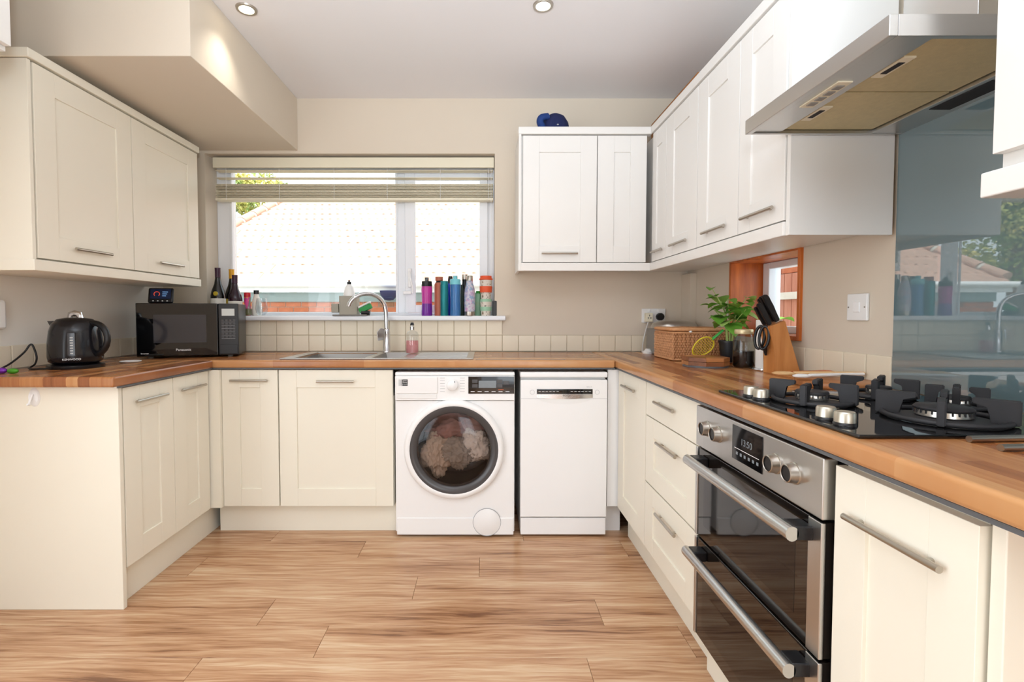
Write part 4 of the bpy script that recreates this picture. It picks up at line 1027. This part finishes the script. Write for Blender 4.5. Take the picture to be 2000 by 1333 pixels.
# ------------------------------------------------------------------ plant
add('leaf', mat('green_leaf', '#6FA83C', .45, var=.35, scale=25)); add('leafl', mat('pale_leaf', '#A6C86A', .45, var=.3, scale=25)); add('stem', mat('pale_stem', '#A9BE6A', .5)); add('pot', mat('black_plant_pot', '#1D1D20', .4)); add('soil', mat('soil', '#3A2A1E', .95, bump=.6))
def plant(px, py, h, n, spread, label, seed, pot=True, z0=WT, fr=(.4, .62, .84, 1.0)):
    rnd = random.Random(seed)
    t = thing('potted_plant' if pot else 'shrub', label, 'plant', (px, py, z0))
    zp = z0
    if pot:
        B().lathe((px, py, z0), [(0, .008), (.036, .008), (.046, .10), (.049, .10), (.049, .108), (.045, .108), (.043, .098), (0, .095)], 28).build('pot', 'pot', t)
        B().lathe((px, py, z0), [(.0425, .0975), (.02, .1), (0, .101)], 20).build('soil', 'soil', t)
        B().lathe((px, py, z0), [(0, 0), (.05, 0), (.053, .007), (.05, .007), (.0, .0065)], 24).build('saucer', 'walnut', t)
        zp = z0 + .095
    for s_ in range(n):
        a = 2*PI*s_/n + rnd.uniform(-.4, .4); L = h*rnd.uniform(.6, 1.0)
        ex, ey = spread*math.cos(a)*rnd.uniform(.4, 1), spread*math.sin(a)*rnd.uniform(.3, .8)
        base = Vector((px + .012*math.cos(a), py + .012*math.sin(a), zp)); tip = Vector((px + ex if not pot else min(px + ex, XR - .04), py + ey, zp + L))
        mid = (base + tip)/2 + Vector((-ex*.25, -ey*.25, L*.08))
        P = smooth([base, mid, tip], 5); B().tube(P, [.0032 - .0018*i/(len(P)-1) for i in range(len(P))], 6).build('stem', 'stem', t)
        for k in range(4):
            f = fr[k]; p = P[min(len(P)-1, int(f*(len(P)-1)))]
            la = a + k*2.3 + rnd.uniform(-.5, .5); ln = rnd.uniform(.06, .10)*(1.1 if k < 3 else .7); tilt = rnd.uniform(-.3, .55)
            d = Vector((math.cos(la)*math.cos(tilt), math.sin(la)*math.cos(tilt), math.sin(tilt))); s2 = d.cross(Vector((0, 0, 1))).normalized(); n2 = s2.cross(d)
            b = B(); rows = []
            for q in range(7):
                tq = q/6; wd = ln*.42*math.sin(PI*min(1, tq**.8))**.8 if 0 < q < 6 else .0004
                c0 = p + d*(ln*tq + .006) - n2*(-.0)*tq + Vector((0, 0, -ln*.35*tq*tq))
                rows.append([b.bm.verts.new(c0 - s2*wd + n2*wd*.35), b.bm.verts.new(c0), b.bm.verts.new(c0 + s2*wd + n2*wd*.35)])
            for A, D in zip(rows[:-1], rows[1:]):
                for q in range(2): b.bm.faces.new((A[q], A[q+1], D[q+1], D[q]))
            b.build('leaf', 'leaf' if rnd.random() < .6 else 'leafl', t, ang=180)
    return t
plant(1.155, 2.27, .26, 9, .12, 'leafy green plant in a black pot between basket and glass jar', 3)
plant(1.86, 2.88, 1.55, 18, .26, 'leafy green shrub growing outside the small side window', 11, pot=False, z0=-.3, fr=(.75, .83, .92, 1.0))

# glass jar, kitchen roll, knife block
jx, jy = 1.13, 2.10
add('coffee', mat('dark_liquid', '#120D0C', .15)); add('brass', mat('pale_gold_lid', '#D9C9A0', .35, .5))
bottle('glass_jar', 'glass preserving jar half filled with something dark', 'jar', jx, jy, WT, [('jar_body', [(0, .001), (.038, .001), (.043, .008), (.043, .115), (.034, .14), (.033, .15)], 'tumbler'), ('contents', [(0, .004), (.037, .004), (.0412, .01), (.0412, .073), (0, .074)], 'coffee'), ('lid', [(.036, .146), (.037, .148), (.037, .164), (.034, .167), (0, .167)], 'brass')])
rx_, ry_ = 1.178, 1.998
kr = thing('kitchen_roll', 'white kitchen roll on a steel stand behind the knife block', 'paper roll', (rx_, ry_, WT))
B().lathe((rx_, ry_, WT), [(0, .0005), (.062, .0005), (.063, .004), (.06, .008), (0, .008)], 32).build('stand_base', 'chrome', kr)
add('paper', mat('white_paper', '#F4F2EE', .9, bump=.2)); B().lathe((rx_, ry_, WT), [(.018, .0085), (.046, .0085), (.047, .011), (.047, .205), (.046, .208), (.018, .208)], 36).build('roll', 'paper', kr)
B().cyl((rx_, ry_, WT + .008), (rx_, ry_, WT + .225), .005, 10).build('stand_rod', 'chrome', kr)
KY = 1.856
nb = thing('knife_block', 'slanted wooden knife block in front of the small window', 'knife block', (1.16, KY + .04, WT))
poly = [(1.117, KY, WT), (1.222, KY, WT), (1.157, KY, 1.112), (1.097, KY, 1.088), (1.117, KY, 1.005)]
B().prism(poly, (0, .072, 0), .002).build('block', 'blockw', nb)
dirk = Vector((-.48, 0, .87)).normalized(); side = Vector((.87, 0, .48))
top0 = Vector((1.127, KY, 1.1005))
kn = [(-.018, .02, .095, .011), (-.018, .052, .08, .010), (.012, .015, .115, .013), (.012, .038, .11, .012), (.014, .06, .10, .012)]
for i, (s_, dy, L, hw) in enumerate(kn):
    p = top0 + side*s_ + Vector((0, dy, 0)) - dirk*.0
    lab = ('left front', 'left back', 'right front', 'right middle', 'right back')[i]
    k = thing('kitchen_knife', 'black-handled knife in the %s slot of the wooden block' % lab, 'knife', p, 'knives in the block')
    b = B(); q0 = p + dirk*.004
    poly = [q0 - side*hw*.75, q0 + side*hw*.75, q0 + dirk*L*.55 + side*hw*.95, q0 + dirk*L*.9 + side*hw*1.1, q0 + dirk*L + side*hw*.5, q0 + dirk*L - side*hw*.8, q0 + dirk*L*.5 - side*hw*.75]
    b.prism([v - Vector((0, .007, 0)) for v in poly], (0, .014, 0), .003); b.build('handle', 'black', k)
    b = B(); b.prism([v - Vector((0, .001, 0)) for v in (p - side*hw*.6 - dirk*.0005, p + side*hw*.6 - dirk*.0005, p + side*hw*.6 + dirk*.005, p - side*hw*.6 + dirk*.005)], (0, .002, 0)); b.build('blade', 'chrome', k)
scx = thing('kitchen_scissors', 'black scissors hanging at the front of the knife block', 'scissors', (1.10, KY + .04, 1.0))
for s_ in (-1, 1):
    c0 = Vector((1.091, KY + .04 + s_*.015, 1.045))
    ring = [c0 + Vector((-.012*math.sin(2*PI*i/20) + .010*math.cos(2*PI*i/20)*.4, s_*.0 + .012*math.sin(2*PI*i/20), .045*math.cos(2*PI*i/20))) for i in range(20)]
    B().tube(ring, .0055, 8, closed=True).build('finger_loop', 'black', scx)
B().tube([(1.103, KY + .04, 1.01), (1.108, KY + .04, .975)], [.010, .004], 8).build('pivot', 'black', scx)

# wooden board and spoons behind the hob
wb_ = tag(B().lathe((1.135, 1.555, WT), [(0, .001), (.112, .001), (.114, .004), (.114, .016), (.111, .019), (0, .019)], 40).build('round_board', 'oak2'), 'round brown wooden board lying behind the hob', 'board')
def spoon(p, ang, L, m, label, w_=.024, pitch=.0):
    global XF
    XF = Matrix.Translation(p) @ Matrix.Rotation(ang, 4, 'Z') @ Matrix.Rotation(pitch, 4, 'Y')
    s_ = thing('wooden_spoon', label, 'spoon', (0, 0, 0), 'wooden utensils behind the hob')
    B().lathe((0, 0, .004), [(0, .006), (w_*.6, .005), (w_, .001), (w_*.95, -.003), (w_*.5, -.006), (0, -.007)], 24, 1.5, 1).build('bowl', m, s_)
    B().tube([(w_*1.3, 0, .004), (L*.6, 0, .006), (L, 0, .006)], [.006, .005, .0055], 8).build('handle', m, s_)
    XF = Matrix.Identity(4)
spoon((.995, 1.60, WT + .032), -.10, .25, 'spoonw', 'pale wooden spoon with its bowl hanging over the worktop', pitch=.0)
spoon((1.02, 1.545, WT + .030), .12, .22, 'white', 'white spoon lying on the round board', .02)
spoon((1.16, 1.64, WT + .031), -2.9, .16, 'orange', 'orange-brown wooden spoon with its bowl near the wall tiles', .026)
for i, (x_, y_) in enumerate(((.872, .862), (.868, .805))):
    tag(B().tube(smooth([(x_, y_, WT + .0065), (x_ + .15, y_ + .01, WT + .0065), (x_ + .3, y_ + .015, WT + .0065)]), .006, 12).build('metal_rod', 'nickel'), ('grey metal rod lying right behind the hob corner', 'grey metal rod nearest the camera on the worktop')[i], 'rod')

# ------------------------------------------------------------------ on top of the cabinets
add('navy', mat('navy_cloth', '#1B2350', .85, bump=.3, scale=30)); add('azure', mat('blue_cloth', '#1B3A78', .8))
cp_ = thing('baseball_cap', 'navy blue cap lying on top of the far wall cabinet', 'cap', (.40, 2.80, 2.128))
hz0 = 2.128
b = B().lathe((.405, 2.80, hz0), [(.083, 0), (.084, .05), (.076, .095), (.055, .13), (.025, .147), (0, .15)], 32, 1, 1); b.build('crown', 'navy', cp_)
b = B()
b.tube(smooth([(.335, 2.76, hz0 + .05), (.315, 2.745, hz0 + .085), (.325, 2.74, hz0 + .108), (.36, 2.75, hz0 + .118)]), .022, 10, flat=.8); b.build('brim', 'azure', cp_)
B().ball((.41, 2.7165, hz0 + .06), .006, .003, .004).build('emblem', 'text_g', cp_)
tag(bx('cardboard_box', 1.0, 1.235, 2.30, 2.93, 2.129, 2.27, 'card', None, .002), 'brown cardboard box on top of the right wall cabinets', 'box')

# ------------------------------------------------------------------ downlights
add('lampglow', mat('warm_lamp', '#FFF6E0', .5, emit='#FFF1D0', estr=14))
for i, (x_, y_) in enumerate(((-1.024, 2.134), (.253, 2.11), (-1.024, .75), (.253, .75), (-1.024, -.9), (.253, -.9))):
    lab = ('recessed ceiling spotlight beside the boxed soffit', 'recessed ceiling spotlight above the dishwasher side', 'recessed ceiling spotlight above the camera, left', 'recessed ceiling spotlight above the camera, right', 'recessed ceiling spotlight behind the camera, left', 'recessed ceiling spotlight behind the camera, right')[i]
    t = thing('ceiling_spotlight', lab, 'light', (x_, y_, ZC - .008), 'recessed ceiling spotlights')
    B().lathe((x_, y_, ZC), [(.030, -.002), (.031, -.006), (.042, -.006), (.044, 0)], 36).build('bezel', 'nickel', t)
    B().lathe((x_, y_, ZC), [(0, -.003), (.03, -.003)], 28).build('lamp', 'lampglow', t)
    o = light('spotlight_beam', 'SPOT', (0, 0, -.004), (0, 0, 0), 11, (1, .95, .86), spot_size=math.radians(105), spot_blend=.9, shadow_soft_size=.03)
    o.parent = t

# ------------------------------------------------------------------ outside the sink window: neighbour's house, tree
NY = 7.0; ez = CAMZ + .49; hips = lambda y_: -5.1 + .25*(y_ - NY)
nb_ = thing('neighbour_house', 'brick bungalow with clay tiled roof outside the sink window', 'house', (-1.2, 8, 0))
# roof deck
s30, c30 = math.sin(math.radians(30)), math.cos(math.radians(30))
NR = 14
b = B(); Ye = NY + NR*.3*c30; Ze = ez + NR*.3*s30
b.prism([(hips(NY), NY, ez - .06), (3.2, NY, ez - .06), (3.2, Ye, Ze - .06), (hips(Ye), Ye, Ze - .06)], (0, 0, .03)); b.build('roof_deck', 'rooft', nb_)
b = B(); prof = []
for i in range(17):
    u = i/16; prof.append((u*.3, .022*max(0, math.sin(2*PI*u*2 - .6))**1.0 if True else 0))
P0 = [b.bm.verts.new((u_, 0, h_)) for u_, h_ in prof]; P1 = [b.bm.verts.new((u_, .34*c30, h_ + .34*s30)) for u_, h_ in prof]
Q0 = [b.bm.verts.new((u_, 0, h_ - .016)) for u_, h_ in prof]
for i in range(16):
    b.bm.faces.new((P0[i], P0[i+1], P1[i+1], P1[i])); b.bm.faces.new((Q0[i], Q0[i+1], P0[i+1], P0[i]))
tm_ = bpy.data.meshes.new('roof_tile'); bmesh.ops.recalc_face_normals(b.bm, faces=b.bm.faces[:]); b.bm.to_mesh(tm_); b.bm.free(); tm_.materials.append(M['rooft']); tm_.shade_smooth(); tm_.set_sharp_from_angle(angle=math.radians(40))
rest = []
n_t = 0
for r_ in range(NR):
    y_ = NY - .06 + r_*.3*c30; z_ = ez + (r_*.3 - .06/c30*1)*s30 + .008
    x_ = hips(y_) + .05
    while x_ < 3.1:
        if x_ < .95 and n_t < 296:
            o = bpy.data.objects.new('roof_tile', tm_); COL.objects.link(o); o.parent = nb_; o.location = Vector((x_, y_, z_)) - ORG[nb_.name]; n_t += 1
            o.rotation_euler = (random.uniform(-.012, .012), random.uniform(-.008, .008), 0)
        else: rest.append((x_, y_, z_))
        x_ += .3
bm = bmesh.new()
for (x_, y_, z_) in rest:
    t0 = bmesh.new(); t0.from_mesh(tm_); t0.transform(Matrix.Translation(Vector((x_, y_, z_)) - ORG[nb_.name])); me = bpy.data.meshes.new('tmp'); t0.to_mesh(me); t0.free(); bm.from_mesh(me); bpy.data.meshes.remove(me)
me = bpy.data.meshes.new('more_roof_tiles'); bm.to_mesh(me); bm.free(); me.materials.append(M['rooft'])
o = bpy.data.objects.new('more_roof_tiles', me); COL.objects.link(o); o.parent = nb_; o['kind'] = 'stuff'
for i in range(12):
    y_ = NY + .05 + i*.3; z_ = ez + (y_ - NY)*math.tan(math.radians(30)) + .03
    if y_ > Ye - .1: break
    d = Vector((.25, 1, math.tan(math.radians(30)))).normalized(); p = Vector((hips(y_), y_, z_))
    B().tube([p, p + d*.33], [.11, .10], 12, flat=.7).build('hip_tile', 'rooft', nb_)
    B().tube([p + d*.30 + Vector((0, 0, -.01)), p + d*.345 + Vector((0, 0, -.01))], .112, 12, flat=.7).build('mortar_joint', 'mortarw', nb_)
for i in range(24):
    x_ = hips(Ye) + i*.33
    B().tube([(x_, Ye, Ze), (x_ + .32, Ye, Ze)], .11, 12, flat=.8).build('ridge_tile', 'rooft', nb_)
b = B().tube([(hips(NY) - .05, NY - .10, ez - .06), (3.2, NY - .10, ez - .06)], .055, 12, flat=.8); b.build('gutter', 'white', nb_)
bx('fascia', hips(NY) + .02, 3.2, NY - .05, NY - .02, ez - .17, ez - .03, 'white', nb_, .002)
add('render', mat('grey_render', '#8E9A98', .8, var=.12, scale=12)); bx('rendered_band', -4.9, 3.1, NY + .0, NY + .03, CAMZ + .19, ez - .17, 'render', nb_, 0)
bx('wall_core', -4.9, 3.1, NY + .045, NY + .2, -.3, CAMZ + .19, 'brickm', nb_, 0)
def bricks(parent, x0, x1, zlist, y_, ax='X', lim=300):
    bm_ = None; n = 0
    for k, z in enumerate(zlist):
        x_ = x0 - (.1125 if k % 2 else 0)
        while x_ < x1:
            if bm_ is None:
                b = B().box(0, .215, -.012, .05, 0, .065, .003, 1); bm_ = [bpy.data.meshes.new('brick') for _ in range(2)]
                for q, mm in zip(bm_, ('brick', 'brickb')): b.bm.to_mesh(q); q.materials.append(M[mm])
                b.bm.free()
            o = bpy.data.objects.new('brick', bm_[0 if random.random() < .7 else 1]); COL.objects.link(o); o.parent = parent
            if ax == 'X': o.location = Vector((x_, y_, z)) - ORG[parent.name]
            else: o.location = Vector((y_, x_, z)) - ORG[parent.name]; o.rotation_euler = (0, 0, -PI/2); o.location += Vector((0, .215, 0))
            x_ += .225; n += 1
bricks(nb_, -4.9, 1.0, [CAMZ + .19 - .075*(k + 1) for k in range(6)], NY + .045)
# hanging basket bracket on the neighbour wall
hbk = thing('hanging_basket', 'dark hanging basket on the neighbour wall seen through the window', 'basket', (-1.33, 6.85, 1.3))
B().lathe((-1.33, 6.80, 1.33), [(0, 0), (.06, .01), (.12, .08), (.13, .14), (.12, .14), (0, .12)], 20).build('bowl', 'navy', hbk)
B().tube([(-1.21, 6.80, 1.47), (-1.15, 6.84, 1.42), (-1.16, 6.95, 1.30)], .015, 6).build('bracket', 'grey', hbk)
# tree
def tree(cx, cy, h, r, label, seed, n=14000):
    rnd = random.Random(seed)
    t = thing('tree', label, 'tree', (cx, cy, -.3), 'trees behind the neighbour roof')
    B().tube(smooth([(cx, cy, -.3), (cx + .1, cy, h*.4), (cx - .1, cy, h*.8)]), .12, 8).build('trunk', 'walnut', t)
    b = B()
    cl_ = [(cx + rnd.gauss(0, r*.45), cy + rnd.gauss(0, r*.4), h*.35 + rnd.random()*h*.62, rnd.uniform(.35, .7)*r*.6) for _ in range(26)]
    for i in range(n):
        c0 = cl_[rnd.randrange(len(cl_))]; d = Vector((rnd.gauss(0, 1), rnd.gauss(0, 1), rnd.gauss(0, 1))).normalized()*c0[3]*rnd.random()**.4
        p = Vector(c0[:3]) + d; a = Vector((rnd.gauss(0, 1), rnd.gauss(0, 1), rnd.gauss(0, 1))).normalized(); s_ = a.orthogonal().normalized(); L = rnd.uniform(.045, .08)
        b.bm.faces.new([b.bm.verts.new(v) for v in (p - a*L, p + s_*L*.5, p + a*L, p - s_*L*.5)])
    bm_ = b.bm; org = ORG[t.name]; bm_.transform(Matrix.Translation(-org)); me = bpy.data.meshes.new('foliage'); bm_.to_mesh(me); bm_.free(); me.materials.append(M['tree'])
    o = bpy.data.objects.new('foliage', me); COL.objects.link(o); o.parent = t; o['kind'] = 'stuff'
g = N('autumn_leaves'); tc = g.n('ShaderNodeTexCoord'); nz = g.n('ShaderNodeTexNoise', i_Vector=tc.outputs['Object'], i_Scale=3.0, i_Detail=4.0)
g.set(Base_Color=g.ramp(nz.outputs['Fac'], [(.35, lin('#7A9448')), (.5, lin('#B4B45A')), (.65, lin('#E0CE78'))]), Roughness=.6); add('tree', g.m)
tree(-6.5, 13.5, 4.9, 1.5, 'yellow-green tree showing just above the left edge of the neighbour roof', 5)
tree(-9.4, 10.8, 5.2, 1.5, 'broad autumn tree beside the end of the neighbour roof', 9)
tree(-13.0, 11.5, 5.4, 1.6, 'autumn tree farthest left, seen in the splashback reflection', 12, 9000)
tag(bx('ground', -20, 10, YF + .5, 30, -.42, -.3, mat('paving', '#8E8C80', .9, var=.2, scale=3), None, 0), 'grey paved ground outside the kitchen window', 'ground')['kind'] = 'structure'
# brick boundary outside the small window
gw = thing('garden_wall', 'red brick wall outside the small side window', 'wall', (2.75, 4.2, -.3))
bx('wall_core', 2.66, 2.85, 2.9, 6.2, -.3, 2.6, 'brickm', gw, 0)
bricks(gw, 3.2, 5.6, [CAMZ + .36 + .075*k for k in range(8)], 2.66, 'Y')
add('fence', wood('red_brown_fence', '#A8634E', '#CF927A', 2, .5, .8))
fn = thing('board_fence', 'red-brown vertical board fence against the outside brick wall', 'fence', (2.58, 4.2, -.3))
for i in range(24): bx('board', 2.60, 2.62, 3.2 + i*.1, 3.292 + i*.1, -.3, CAMZ + .35, 'fence', fn, .002)
bx('rail', 2.57, 2.599, 3.2, 5.6, CAMZ + .13, CAMZ + .19, 'mortarw', fn, .002)
